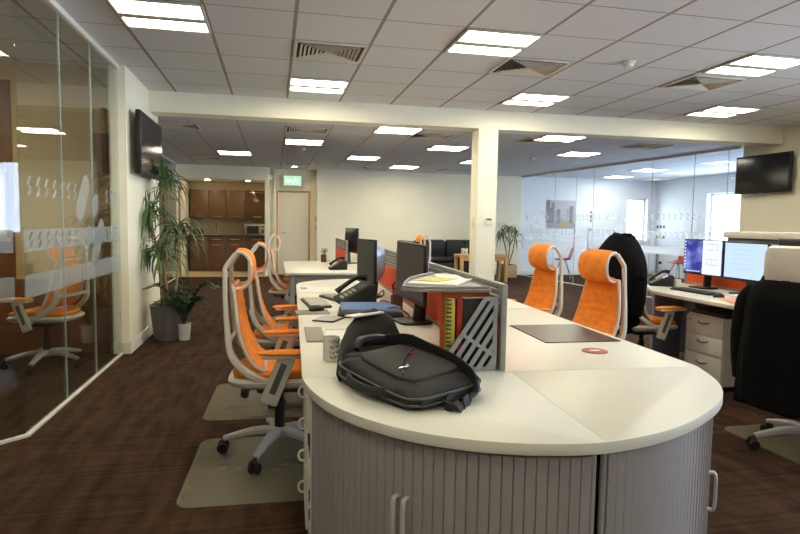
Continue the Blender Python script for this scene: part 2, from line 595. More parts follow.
# ---------------------------------------------------------------- glass partitions
def swoosh(cx, cz, w, h):
    """two leaf strokes that lean like a letter S, as outlines"""
    out = []
    for sgn in (1, -1):
        c = [(-.42, .05), (-.20, .34), (.16, .48), (.42, .42), (.24, .30), (.02, .12), (-.12, -.06), (-.30, -.10)]
        out.append([(cx + sgn * (x * w + 0.04 * w), cz + sgn * (z * h + 0.06 * h)) for x, z in c])
    return out
def film(name, outlines, place, parent, m, holes=()):
    """flat sticker with cut-outs: fill the outlines as a 2D curve, turn it into a mesh, then stand it on the glass"""
    cu = bpy.data.curves.new(name, 'CURVE')
    cu.dimensions = '2D'
    cu.fill_mode = 'BOTH'
    cu.extrude = 0.0006
    for pl in list(outlines) + list(holes):
        s = cu.splines.new('POLY')
        s.points.add(len(pl) - 1)
        for p, q in zip(s.points, pl):
            p.co = (q[0], q[1], 0, 1)
        s.use_cyclic_u = True
    tmp = bpy.data.objects.new('tmp', cu)
    COL.objects.link(tmp)
    dg = bpy.context.evaluated_depsgraph_get()
    me = bpy.data.meshes.new_from_object(tmp.evaluated_get(dg))
    bpy.data.objects.remove(tmp)
    bpy.data.curves.remove(cu)
    me.name = name
    me.transform(place)
    me.materials.clear()
    me.materials.append(m)
    o = bpy.data.objects.new(name, me)
    COL.objects.link(o)
    o.parent = parent
    return o
def rect(a, b, c, d):
    return [(a, c), (b, c), (b, d), (a, d)]
def capsule(cx, cz, r, L, tilt):
    pts = [(r * math.cos(t), L / 2 + r * math.sin(t)) for t in [PI * k / 8 for k in range(9)]] + [(r * math.cos(t), -L / 2 + r * math.sin(t)) for t in [PI + PI * k / 8 for k in range(9)]]
    c, s = math.cos(tilt), math.sin(tilt)
    return [(cx + x * c - z * s, cz + x * s + z * c) for x, z in pts]
GRP = mat('chrome_patch_fitting', (170, 172, 170), 0.3, 0.8)
def glass_run(name, A, B, top, joints, frost, film_m, gmat, side, bands=True, trim=True, logo=()):
    """a run of full-height glass panels from A to B (x, y); frost graphics on the camera side"""
    A, B = Vector((A[0], A[1], 0)), Vector((B[0], B[1], 0))
    d = (B - A)
    L = d.length
    d.normalize()
    n = Vector((d.y, -d.x, 0)) * side
    fr = MB()
    ang = math.atan2(d.y, d.x)
    mid = (A + B) / 2
    fr.box((mid.x, mid.y, 0.009), (L, 0.028, 0.018), ang, 0.003)
    fr.box((mid.x, mid.y, top - 0.02), (L, 0.045, 0.04), ang, 0.003)
    root = fr.build(name, TRIMW)
    root['kind'] = 'structure'
    cuts = [0] + list(joints) + [L]
    for a, b in zip(cuts[:-1], cuts[1:]):
        c = A + d * ((a + b) / 2)
        g = MB().box((c.x, c.y, (top + 0.0) / 2), (b - a - 0.006, 0.010, top - 0.05), ang)
        g.build('glass_panel', gmat, root, 0)
        e = A + d * b
        if b < L - 0.01:
            MB().box((e.x, e.y, top / 2), (0.0055, 0.0115, top - 0.05), ang).build('panel_joint', GEDGE, root, 0)
    pl = Matrix.Identity(4)
    for k in range(3):
        pl[k][0] = d[k]
        pl[k][1] = (0, 0, 1)[k]
        pl[k][2] = (n)[k]
    pl.translation = A + n * 0.007
    if bands:
        s0, s1 = frost
        holes = []
        x = s0 + 0.10
        while x < s1 - 0.06:
            if not any(abs(x - q[0]) < 0.30 for q in logo):
                holes += swoosh(x, 1.135, 0.085, 0.095)
            x += 0.135
        film('frosted_band', [rect(s0, s1, 1.07, 1.20)], pl, root, film_m, holes)
        film('frosted_band', [rect(s0, s1, 0.80, 0.935)], pl, root, film_m)
        small = []
        x = s0 + 0.10
        while x < s1 - 0.06:
            if not any(abs(x - q[0]) < 0.36 for q in logo):
                small += swoosh(x, 1.455, 0.085, 0.11)
            x += 0.135
        film('frosted_symbol_row', small, pl, root, film_m)
        for cx, sc in logo:
            film('frosted_emblem', [capsule(cx - .24 * sc, 1.42, .095 * sc, .26 * sc, -.72), capsule(cx + .10 * sc, 1.37, .07 * sc, .10 * sc, -.72),
                                    capsule(cx - .12 * sc, 1.12, .06 * sc, .12 * sc, -.72), capsule(cx + .17 * sc, 1.08, .085 * sc, .34 * sc, -.72)], pl, root, film_m)
    return root
PL = glass_run('partition_left', (-1.40, 3.70), (-1.40, 5.88), CF, (0.68, 1.37), (0.02, 2.15), FROST, GLASS, 1, logo=((1.32, 0.9),))
glass_run('partition_left_angled', (-2.35, 2.75), (-1.40, 3.70), CF, (), (0.1, 1.30), FROST, GLASS, 1)
glass_run('partition_left_near', (-2.35, -3.0), (-2.35, 2.75), CF, (1.5, 3.0, 4.4), (0.1, 1.3), FROST, GLASS, 1, bands=False)
glass_run('partition_left_far', (-2.09, 7.42), (-2.09, 13.65), CB, (1.2, 2.6, 4.0, 5.2), (0, 6.2), FROSTB, GLASSB, 1, bands=False)
GA, GB = (6.83, 7.64), (6.12, 13.98)
def on_glass(y):
    return (y - GA[1]) * math.hypot(GB[0] - GA[0], GB[1] - GA[1]) / (GB[1] - GA[1])
PRG = glass_run('partition_right', GA, GB, CB, [on_glass(q) for q in (7.85, 8.5, 9.45, 11.1, 11.7, 12.5)], (0.05, 6.15), FROSTB, GLASSB, -1, logo=((2.35, 1.0), (5.6, 1.0)))
def notice_dots(y, z, nx, nz, st):
    c = Vector((GA[0] + (GB[0] - GA[0]) * (y - GA[1]) / (GB[1] - GA[1]), y, z))
    mb = MB()
    for i in range(nx):
        for k in range(nz):
            if (i * 7 + k * 5) % 4 != 1:
                mb.box((c.x - 0.012, c.y + i * st, c.z + k * st), (0.003, st * .55, st * .55))
    mb.build('notice_marks', DKGREY, PRG, 0)
notice_dots(9.1, 1.28, 3, 1, 0.09)
notice_dots(9.1, 1.10, 3, 1, 0.09)
notice_dots(11.15, 1.2, 1, 5, 0.09)
hb = MB()
for y in (11.16, 11.64):
    hb.cyl((GA[0] + (GB[0] - GA[0]) * (y - GA[1]) / (GB[1] - GA[1]) - 0.05, y, 1.0), 0.012, 0.5, 10)
hb.build('door_handle', GRP, PRG)

# ---------------------------------------------------------------- ceiling lights, vents, detectors
LAMP = emit('fluorescent_diffuser', (255, 255, 255), LAMP_STRENGTH, LAMP_COLOR)
FRAME = mat('lamp_frame_white', (205, 205, 190), 0.5)
def light_mesh(lamp_m=LAMP):
    root = thing('ceiling_light', '', 'ceiling light')
    f = MB()
    for a, b in (((-.295, -.295), (.295, -.27)), ((-.295, .27), (.295, .295)), ((-.295, -.295), (-.275, .295)), ((.275, -.295), (.295, .295)), ((-.28, -.016), (.28, .070))):
        f.span((*a, -0.014), (*b, -0.0005), 0.002)
    f.build('frame', FRAME, root)
    for y0, y1 in ((-.268, -.018), (.072, .255)):
        MB().span((-.273, y0, -0.008), (.273, y1, -0.002)).build('diffuser', lamp_m, root, 0)
    return root
lproto = light_mesh()
L1 = [(-.75, 4.40, 'ceiling light panel beside the top of the left glass partition'),
      (.44, 6.20, 'ceiling light panel just before the beam, behind the vent over the island desk'),
      (1.64, 4.40, 'large ceiling light panel over the island desk, before the middle vent'),
      (2.83, 6.20, 'ceiling light panel just before the beam, beside the column top'),
      (4.03, 4.40, 'large ceiling light panel nearest the wall television on the cream wall'),
      (5.24, 6.20, 'ceiling light panel just before the beam near the right wall corner')]
L2 = [(-.70, 11.2, 'ceiling light panel in front of the kitchen recess'),
      (.45, 9.30, 'ceiling light panel beyond the beam with a round detector behind it'),
      (1.60, 7.72, 'ceiling light panel directly beyond the beam left of the column'),
      (1.66, 11.2, 'small ceiling light panel on the back ceiling before the plain far wall'),
      (2.78, 12.7, 'farthest small ceiling light panel close to the plain far wall'),
      (2.75, 9.28, 'ceiling light panel left of the column head on the back ceiling'),
      (3.92, 11.15, 'ceiling light panel half hidden behind the column head'),
      (3.92, 7.72, 'ceiling light panel directly beyond the beam right of the column'),
      (5.08, 9.30, 'ceiling light panel before the glass office beside a round detector')]
L3 = [(.44, 2.6), (2.83, 2.6), (5.24, 2.6), (-.75, .8), (4.03, .8), (-.75, -1.6), (1.64, -1.6), (4.03, -1.6)]
LAMPB = emit('fluorescent_diffuser_boosted', (255, 255, 255), LAMP_STRENGTH * 1.35, LAMP_COLOR)  # same kind of lamp, emission raised to brighten the far wall
bproto = light_mesh(LAMPB)
first = True
for i, (x, y, lb) in enumerate(L1 + L2):
    z = CF if i < len(L1) else CB
    g = 'ceiling lights before the beam' if i < len(L1) else 'ceiling lights beyond the beam'
    if first:
        lproto.location = (x, y, z); lproto['label'] = lb; lproto['group'] = g
        first = False
    elif i == len(L1):
        bproto.location = (x, y, z); bproto['label'] = lb; bproto['group'] = g
    elif i > len(L1):
        dup(bproto, (x, y, z), 0, lb, g)
    else:
        dup(lproto, (x, y, z), 0, lb, g)
for x, y in L3:
    dup(lproto, (x, y, CF), 0, 'ceiling light panel of the row above and behind the viewer', 'ceiling lights above the viewer')
for x, y, lb in ((7.9, 11.4, 'ceiling light panel inside the glass office in the middle'), (8.3, 13.2, 'ceiling light panel inside the glass office near its far wall')):
    dup(lproto, (x, y, CB), 0, lb, 'ceiling lights inside the glass office')
for x, y, lb in ((-3.9, 9.2, 'added ceiling light panel in the side room behind the far left glass, nearer one'), (-3.9, 12.2, 'added ceiling light panel in the side room behind the far left glass, farther one')):
    dup(lproto, (x, y, CB), 0, lb, 'added ceiling lights in the side room')  # panels added to brighten the room behind the glass
for x, y, lb in ((-2.9, 4.6, 'added ceiling light panel inside the meeting room over its table'), (-4.6, 2.2, 'added ceiling light panel inside the meeting room away from its table')):
    dup(lproto, (x, y, CF), 0, lb, 'added ceiling lights inside the meeting room')  # panels added because the meeting room came out too dark
def downlight(x, y, z, lb):
    t = thing('downlight', lb, 'downlight', (x, y, z), 0, 'round downlights')
    MB().lathe([(.075, -.0005), (.075, -.010), (.058, -.012), (.058, -.004), (.0, -.004)]).build('trim_ring', TRIMW, t)
    MB().lathe([(.055, -.0045), (.055, -.008), (.0, -.008)]).build('lens', emit('downlight_lens', (255, 255, 255), 110, (1.0, .80, .52)), t, 0)
downlight(-1.55, 14.75, 2.24, 'added round downlight in the kitchen recess above the tap side')  # second kitchen downlight, added to lift the dark recess
downlight(-.62, 14.75, 2.24, 'round downlight in the kitchen recess above the microwave side')
downlight(.45, YF - .55, CB, 'added round downlight before the white door under the exit sign wall')  # downlight added to brighten the door
VENT = mat('cream_vent_metal', (216, 210, 192), 0.5)
VDARK = mat('vent_dark_inside', (40, 36, 30), 0.8)
def vent_mesh(w=0.29, dw=0.25):
    root = thing('ceiling_vent', '', 'ceiling vent')
    MB().span((-w + .02, -dw + .02, -0.003), (w - .02, dw - .02, -0.0005)).build('backing', VDARK, root, 0)
    f = MB()
    for a, b in (((-w, -dw), (w, -dw + .03)), ((-w, dw - .03), (w, dw)), ((-w, -dw), (-w + .03, dw)), ((w - .03, -dw), (w, dw))):
        f.span((*a, -0.012), (*b, -0.0005), 0.003)
    f.build('frame', VENT, root)
    lv = MB()
    for k in range(1, 8):
        t = 1 - k / 8
        a, b = (w - .03) * t, (dw - .03) * t
        lean = Quaternion((0, 1, 0), 0.6)
        for sx in (-1, 1):
            lv.box((sx * a, 0, -0.010), (0.022, 2 * b, 0.003), rot=Quaternion((0, 1, 0), sx * 0.6))
            lv.box((0, sx * b, -0.010), (2 * a, 0.022, 0.003), rot=Quaternion((1, 0, 0), -sx * 0.6))
    lv.build('louvre_blades', VENT, root)
    return root
vproto = vent_mesh()
VV = [(.44, 4.96, CF, 'square ceiling vent over the island between beam and viewer'), (2.20, 4.96, CF, 'square ceiling vent behind the large light over the desk'),
      (4.03, 5.05, CF, 'square ceiling vent beside the large light near the right wall'), (-1.25, 8.25, CB, 'ceiling vent behind the left end of the beam'),
      (.43, 8.1, CB, 'ceiling vent beyond the beam, before the light with the detector'), (2.15, 8.1, CB, 'ceiling vent beyond the beam left of the column head'),
      (3.78, 8.05, CB, 'ceiling vent beyond the beam right of the column'), (5.55, 8.1, CB, 'white framed ceiling vent before the glass office'),
      (.5, 12.75, CB, 'thin far ceiling vent above the exit sign'), (2.2, 13.2, CB, 'thin far ceiling vent above the plain wall'),
      (3.95, 13.1, CB, 'thin far ceiling vent near the black sofa side of the plain wall'), (-1.33, 12.3, CB, 'thin far ceiling vent before the kitchen recess')]
for i, (x, y, z, lb) in enumerate(VV):
    if i == 0:
        vproto.location = (x, y, z); vproto['label'] = lb; vproto['group'] = 'ceiling vents'
    else:
        dup(vproto, (x, y, z), 0, lb, 'ceiling vents')
def detector(x, y, z, lb):
    t = thing('smoke_detector', lb, 'smoke detector', (x, y, z), 0, 'round ceiling detectors')
    MB().lathe([(.055, -.0005), (.055, -.012), (.048, -.018), (.0, -.018)]).build('base', TRIMW, t)
    MB().lathe([(.042, -.0185), (.040, -.036), (.028, -.046), (.0, -.048)]).build('sensor_dome', TRIMW, t)
detector(2.94, 4.59, CF, 'white round smoke detector on the front ceiling tiles')
detector(.47, 10.1, CB, 'white round detector behind the ceiling light before the door')
detector(4.60, 10.1, CB, 'white round detector on the back ceiling right of the column')

# ---------------------------------------------------------------- office chairs
CHAIRG = 'orange mesh office chairs'
SHADOWP = mat('slot_shade_grey', (92, 92, 90), 0.5)
def make_chair(headrest='loop', base_rot=0.55):
    """faces +x, origin on the floor under the gas column"""
    t = thing('office_chair', '', 'office chair')
    # five legs with twin casters
    for k in range(5):
        a = 2 * PI * k / 5 + base_rot
        c, s = math.cos(a), math.sin(a)
        lg = MB().tube([(c * .03, s * .03, .125), (c * .15, s * .15, .118), (c * .30, s * .30, .082)], [.030, .026, .017], 10, 4, rb=.024, sq=.7).build('base_leg', mat('pale_silver_base', (190, 188, 188), .35, .25, var=.02), t)
        MB().cyl((c * .30, s * .30, .068), .010, .03, 10).build('caster_stem', DKGREY, lg)
        w = MB()
        px, py = -s, c
        for q in (-1, 1):
            w.lathe([(.010, -.009), (.026, -.009), (.029, -.005), (.029, .005), (.026, .009), (.010, .009)], (c * .305 + px * .017 * q, s * .305 + py * .017 * q, .0295), 16, (px, py, 0))
        w.tube([(c * .305 - px * .02 + c * .028 * math.cos(u), s * .305 - py * .02 + s * .028 * math.cos(u), .03 + .034 * math.sin(u)) for u in (0.2, .9, 1.57, 2.2, 2.9)], .006, 6, 2)
        w.build('caster', BLACKP, t)
    MB().lathe([(.0, .095), (.048, .095), (.050, .12), (.042, .145), (.0, .148)]).build('base_hub', MATS['pale_silver_base'], t)
    MB().lathe([(.028, .14), (.028, .28), (.020, .285), (.020, .36), (.0, .36)]).build('gas_column', BLACKP, t)
    MB().box((0, 0, .372), (.24, .17, .045), bev=.015).box((-.14, 0, .395), (.14, .08, .04), bev=.01).build('tilt_mechanism', DKGREY, t)
    MB().tube([(.02, -.08, .372), (.02, -.22, .362), (.03, -.26, .358)], .006, 8, 3).build('height_lever', DKGREY, t)
    def pan(z0, z1, sx, sy, cx):
        rings = []
        for (z, g) in ((z0, .80), (z0 + (z1 - z0) * .35, .97), (z0 + (z1 - z0) * .7, 1.0), (z1, .93)):
            ring = []
            for k in range(36):
                a = 2 * PI * k / 36
                e = 0.62
                x = math.copysign(abs(math.cos(a)) ** e, math.cos(a)) * sx * g
                y = math.copysign(abs(math.sin(a)) ** e, math.sin(a)) * sy * g
                dz = -0.035 * max(0, (x / sx) - .45) ** 1.3 + .016 * (y / sy) ** 2
                ring.append(Vector((cx + x, y, z + dz)))
            rings.append(ring)
        return MB().loft(rings)
    pan(.395, .448, .262, .245, -.005).build('seat_shell', WHITEP, t)
    pan(.435, .487, .242, .222, .0).build('seat_cushion', ORANGE, t)
    zc_ = lambda z: z if z < .5 else .5 + (z - .5) * .865
    # side spines of the back frame: straight up from the headrest end, then sweeping forward to the seat
    fr = MB()
    for s in (-1, 1):
        fr.tube([(-.02, s * .21, .43), (-.15, s * .215, .495), (-.235, s * .205, .59), (-.255, s * .19, .72), (-.266, s * .168, .86), (-.268, s * .155, .99), (-.265, s * .150, 1.028), (-.218, s * .145, 1.096)],
                [.018, .020, .018, .014, .012, .012, .012, .011], 8, 4, rb=.024, up=(0, 1, 0), sq=.6)
    fr.tube([(-.222, -.145, 1.092), (-.215, 0, 1.094), (-.222, .145, 1.092)], .010, 8, 4)
    fr.tube([(-.25, -.20, .63), (-.26, 0, .625), (-.25, .20, .63)], .014, 8, 4)
    fr.tube([(-.10, -.215, .462), (-.13, 0, .45), (-.10, .215, .462)], .02, 8, 4)
    # rim round the mesh panel
    prof = [(-.065, .50), (-.120, .545), (-.160, .615), (-.188, .705), (-.203, .80), (-.216, .895), (-.224, .928)]
    wid = [.195, .212, .218, .208, .19, .166, .150]
    for s in (-1, 1):
        fr.tube([(p[0] - .008, s * (w + .006), p[1]) for p, w in zip(prof, wid)], .010, 8, 4)
    fr.tube([(-.232, -.155, .928), (-.238, 0, .924), (-.232, .155, .928)], .010, 8, 4)
    fr.tube([(-.07, -.195, .497), (-.075, 0, .492), (-.07, .195, .497)], .012, 8, 4)
    fr.build('back_frame', WHITEP, t)
    # mesh panel with soft ribs running across
    P = catmull([(p[0], 0, p[1]) for p in prof], 8)
    W = catmull([(w, 0, 0) for w in wid], 8)
    m = MB()
    rows_f, rows_b = [], []
    for i, (p, w) in enumerate(zip(P, W)):
        rib = .0016 * math.sin(i * 1.55)
        rows_f.append([Vector((p.x + .006 + rib - .022 * (1 - abs(k / 6) ** 2) - 0.000, w.x * k / 6, p.z + .018 * (1 - (k / 6) ** 2))) for k in range(-6, 7)])
        rows_b.append([Vector((q.x - .012, q.y, q.z)) for q in rows_f[-1]])
    m.loft([a + list(reversed(b)) for a, b in zip(rows_f, rows_b)])
    m.build('backrest_mesh', ORANGE, t)
    if headrest == 'loop':
        # band bulging forward between top of the frame and top of the mesh panel
        hp = catmull([(-.215, 0, 1.104), (-.178, 0, 1.098), (-.150, 0, 1.066), (-.141, 0, 1.015), (-.150, 0, .962), (-.178, 0, .925), (-.222, 0, .915)], 5)
        rings = []
        for i, p in enumerate(hp):
            tt = (hp[min(i + 1, len(hp) - 1)] - hp[max(i - 1, 0)]).normalized()
            nn = Vector((tt.z, 0, -tt.x)) * -1
            hw = .135 + .012 * math.sin(PI * i / (len(hp) - 1))
            rings.append([p + nn * .008 + Vector((0, -hw, 0)), p + nn * .014 + Vector((0, -hw * .5, 0)), p + nn * .015, p + nn * .014 + Vector((0, hw * .5, 0)), p + nn * .008 + Vector((0, hw, 0)),
                          p - nn * .006 + Vector((0, hw, 0)), p - nn * .006, p - nn * .006 + Vector((0, -hw, 0))])
        hd = MB().loft(rings).build('headrest', ORANGE, t)
        for s in (-1, 1):
            e = MB()
            e.tube([(q.x, s * (.140 + .012 * math.sin(PI * i / (len(hp) - 1))), q.z) for i, q in enumerate(hp)], .0085, 6, 1)
            e.build('headrest_rim', WHITEP, hd)
    else:
        rings = []
        for z, hx, hy in ((.94, .03, .10), (.97, .05, .125), (1.05, .055, .135), (1.13, .05, .135), (1.165, .04, .125), (1.175, .02, .10)):
            rings.append([Vector((-.31 + hx * math.copysign(abs(math.cos(a)) ** .6, math.cos(a)), hy * math.copysign(abs(math.sin(a)) ** .5, math.sin(a)), z)) for a in [2 * PI * k / 28 for k in range(28)]])
        MB().loft(rings).build('headrest_shell', WHITEP, t)
    for s in (-1, 1):
        a = MB()
        # broad flat bracket leaning forward at the top, with the slot's shade as a grey block
        a.tube([(-.02, s * .19, .425), (-.03, s * .255, .425), (-.03, s * .285, .44)], .018, 8, 4, rb=.030)
        q_ = Quaternion((0, 1, 0), .38)
        a.box((-.005, s * .288, .475), (.088, .022, .255), bev=.010, rot=q_)
        a.box((.045, s * .288, .598), (.255, .078, .020), bev=.009)
        ar = a.build('armrest', WHITEP, t)
        MB().box((-.002, s * .288, .485), (.034, .0245, .165), bev=.004, rot=q_).build('slot_shade', SHADOWP, ar)
        r = []
        for z, g in ((.6085, .95), (.612, 1.0), (.618, .98), (.623, .85)):
            r.append([Vector((.04 + .145 * g * math.copysign(abs(math.cos(u)) ** .7, math.cos(u)), s * .288 + .048 * g * math.copysign(abs(math.sin(u)) ** .7, math.sin(u)), z - .012 * (math.cos(u) > .5) * (math.cos(u) - .5))) for u in [2 * PI * k / 28 for k in range(28)]])
        MB().loft(r).build('arm_pad', ORANGE, ar)
    return t
ch = make_chair()
ch.location = (0.03, 3.22, 0.006)
ch.rotation_euler = (0, 0, -0.03)
ch['label'] = 'orange mesh office chair on the floor mat nearest the tambour cabinet'
ch['group'] = CHAIRG
dup(ch, (0.10, 4.26, 0.006), 0.03, 'orange mesh office chair on the second floor mat, behind the nearest desk chair')
dup(ch, (0.20, 7.15, 0), 0.0, 'orange office chair at the far desk in front of the white door')
dup(ch, (1.885, 3.46, 0), PI + 0.08, 'orange mesh office chair behind the black desk pad, before the draped black jacket')
dup(ch, (1.99, 4.50, 0), PI + 0.06, 'orange mesh office chair across the island, before the glass office picture wall')
dup(ch, (1.85, 8.05, 0), PI, 'far orange office chair whose headrest shows above the black monitor')
dup(ch, (-1.90, 5.48, 0), PI - .3, 'orange office chair inside the glass meeting room')
jc = dup(ch, (3.12, 4.50, 0), 0.08, 'office chair under a black jacket at the wall desk, with one orange arm pad showing')
jh = make_chair('shell', 1.26)
jh.location = (2.985, 2.70, 0.006)
jh.rotation_euler = (0, 0, 0.30)
jh['label'] = 'office chair with white headrest and silver base under the large black jacket'
jh['group'] = CHAIRG

def jacket(name, label, loc, rz, rings, sleeves, seed):
    t = thing(name, label, 'jacket', loc, rz)
    N = 48
    R = []
    src = catmull([(r[0], r[1], 0) for r in rings], 5)
    dim = catmull([(r[2], r[3], r[4] if len(r) > 4 else 0) for r in rings], 5)
    for p, q in zip(src, dim):
        z, cx, hx, hy = p.x, p.y, q.x, q.y
        ring = []
        for k in range(N):
            a = 2 * PI * k / N
            low = max(0, (1.05 - z))
            f = 1 + low * .10 * math.sin(a * 7 + seed + z * 2) + low * .06 * math.sin(a * 13 + 2 * seed - z * 3)
            ring.append(Vector((cx + q.z * math.sin(a) ** 2 + hx * f * math.copysign(abs(math.cos(a)) ** .75, math.cos(a)), hy * (1 + (f - 1) * .4) * math.copysign(abs(math.sin(a)) ** .75, math.sin(a)), z + .012 * low * math.sin(a * 5 + seed))))
        R.append(ring)
    MB().loft(R).build('body', BLACKC, t)
    for pts, r in sleeves:
        MB().tube(pts, r, 14, 5, sq=.85).build('sleeve', BLACKC, t)
    col = MB()
    z, cx, hx, hy = rings[0][:4]
    col.tube([(cx - hx - .01, 0, z - .03), (cx - .01, -hy - .02, z - .02), (cx + hx + .02, -hy * .6, z - .05), (cx + hx + .03, -.02, z - .15)], [.014, .018, .018, .010], 8, 5, rb=.03)
    col.tube([(cx - hx - .01, 0, z - .03), (cx - .01, hy + .02, z - .02), (cx + hx + .02, hy * .6, z - .05), (cx + hx + .03, .02, z - .15)], [.014, .018, .018, .010], 8, 5, rb=.03)
    col.build('collar', BLACKC, t)
    return t
jacket('suit_jacket', 'large black suit jacket over the chair with a white headrest', (2.985, 2.70, 0), 0.30,
       [(1.00, -.30, .05, .12), (.99, -.30, .075, .155), (.95, -.30, .10, .195), (.87, -.31, .115, .215), (.72, -.31, .12, .225), (.58, -.31, .13, .235), (.36, -.31, .135, .24), (.31, -.31, .13, .235), (.30, -.31, .08, .2)],
       [([(-.30, .165, .935), (-.30, .215, .86), (-.30, .242, .70), (-.29, .25, .56), (-.28, .245, .42)], [.058, .068, .062, .056, .05]),
        ([(-.30, -.165, .935), (-.31, -.225, .86), (-.32, -.26, .70), (-.31, -.275, .56), (-.30, -.27, .44)], [.06, .075, .07, .062, .055])], 1.0)
jacket('coat', 'black coat hung over the headrest of the wall desk chair', (3.12, 4.50, 0), 0.08,
       [(1.205, -.24, .05, .07), (1.195, -.24, .085, .095), (1.12, -.25, .12, .165), (1.02, -.26, .15, .235), (.90, -.27, .165, .275), (.75, -.28, .17, .28), (.58, -.28, .16, .25), (.44, -.27, .13, .19), (.38, -.26, .09, .12), (.37, -.26, .05, .07)],
       [([(-.25, .17, 1.03), (-.27, .235, .92), (-.28, .265, .75), (-.27, .25, .55)], [.05, .06, .058, .045]),
        ([(-.25, -.17, 1.03), (-.27, -.235, .92), (-.28, -.265, .75), (-.27, -.25, .55)], [.05, .06, .058, .045])], 2.3)

# floor mats
MATM = film_mat('clear_plastic_floor_mat', (172, 164, 140), 0.46, 0.3)
def rrect(x0, x1, y0, y1, r, n=5):
    out = []
    for cx, cy, a in ((x1 - r, y0 + r, -PI / 2), (x1 - r, y1 - r, 0), (x0 + r, y1 - r, PI / 2), (x0 + r, y0 + r, PI)):
        out += arc(cx, cy, r, a, a + PI / 2, n)
    return out
def floor_mat(x0, x1, y0, y1, lb, rz=0):
    w, h = (x1 - x0) / 2, (y1 - y0) / 2
    solo('chair_mat', MB().prism(rrect(-w, w, -h, h, .07), 0.0005, .005, .0015), MATM, lb, 'floor mat', ((x0 + x1) / 2, (y0 + y1) / 2, 0), rz, 'clear floor mats')
floor_mat(-.42, .62, 2.63, 3.47, 'clear plastic floor mat under the nearest orange chair', -.03)
floor_mat(-.44, .62, 3.80, 4.66, 'clear plastic floor mat under the second orange chair', -.03)
floor_mat(2.78, 3.40, 2.20, 3.16, 'clear plastic floor mat under the chair with the large black jacket', 0)

# ---------------------------------------------------------------- the island
DT = 0.725
IRZ = -0.029
PIV = (0.865, 2.02)
def I(x, y, z=0):
    dx, dy = x - PIV[0], y - PIV[1]
    return (PIV[0] + dx - IRZ * dy, PIV[1] + dy + IRZ * dx, z)
def desk(label, x0, x1, y0, y1, cat='desk', group='island desks', near=True):
    t = thing('office_desk', label, cat, I((x0 + x1) / 2, (y0 + y1) / 2), IRZ, group)
    w, h = (x1 - x0) / 2 - .0008, (y1 - y0) / 2 - .0008
    MB().span((-w, -h, DT - .025), (w, h, DT), .002).build('desktop', DESKW, t)
    rails = MB().span((-w + .05, h - .12, DT - .07), (w - .05, h - .08, DT - .0255))
    if near:
        rails.span((-w + .05, -h + .08, DT - .07), (w - .05, -h + .12, DT - .0255))
    rails.build('beam_rail', SILVER, t)
    for sx in (-1, 1):
        for sy in ((-1, 1) if near else (1,)):
            MB().box((sx * (w - .06), sy * (h - .06), (DT - .026) / 2), (.05, .05, DT - .027), bev=.006).build('leg', SILVER, t)
    return t
XL0, XL1, XR1 = 0.095, 0.832, 1.640
desk('white desk with the keyboard and blue folder, left of the orange screen', XL0, XL1, 3.62, 5.12)
desk('white desk with the mug and paper sheets, left of the orange screen', XL0, XL1, 2.02, 3.62, near=False)
desk('white desk carrying the black desk pad, right of the orange screen', XL1 + .002, XR1, 2.02, 3.62, near=False)
desk('white desk right of the orange screen, in front of the far orange chair', XL1 + .002, XR1, 3.62, 5.12)
# rounded far end of the island
t = thing('end_table', 'white rounded table end closing the far side of the island', 'table', I(PIV[0], 5.12), IRZ)
MB().prism(arc(0, 0.001, .77, 0, PI, 40, .56), DT - .025, DT, .002).build('tabletop', DESKW, t)
MB().cyl((0, .28, DT / 2 - .013), .04, DT - .027).build('leg', SILVER, t)
MB().lathe([(.22, .0005), (.22, .012), (.05, .022), (.0, .022)], (0, .28, 0)).build('base_plate', SILVER, t)

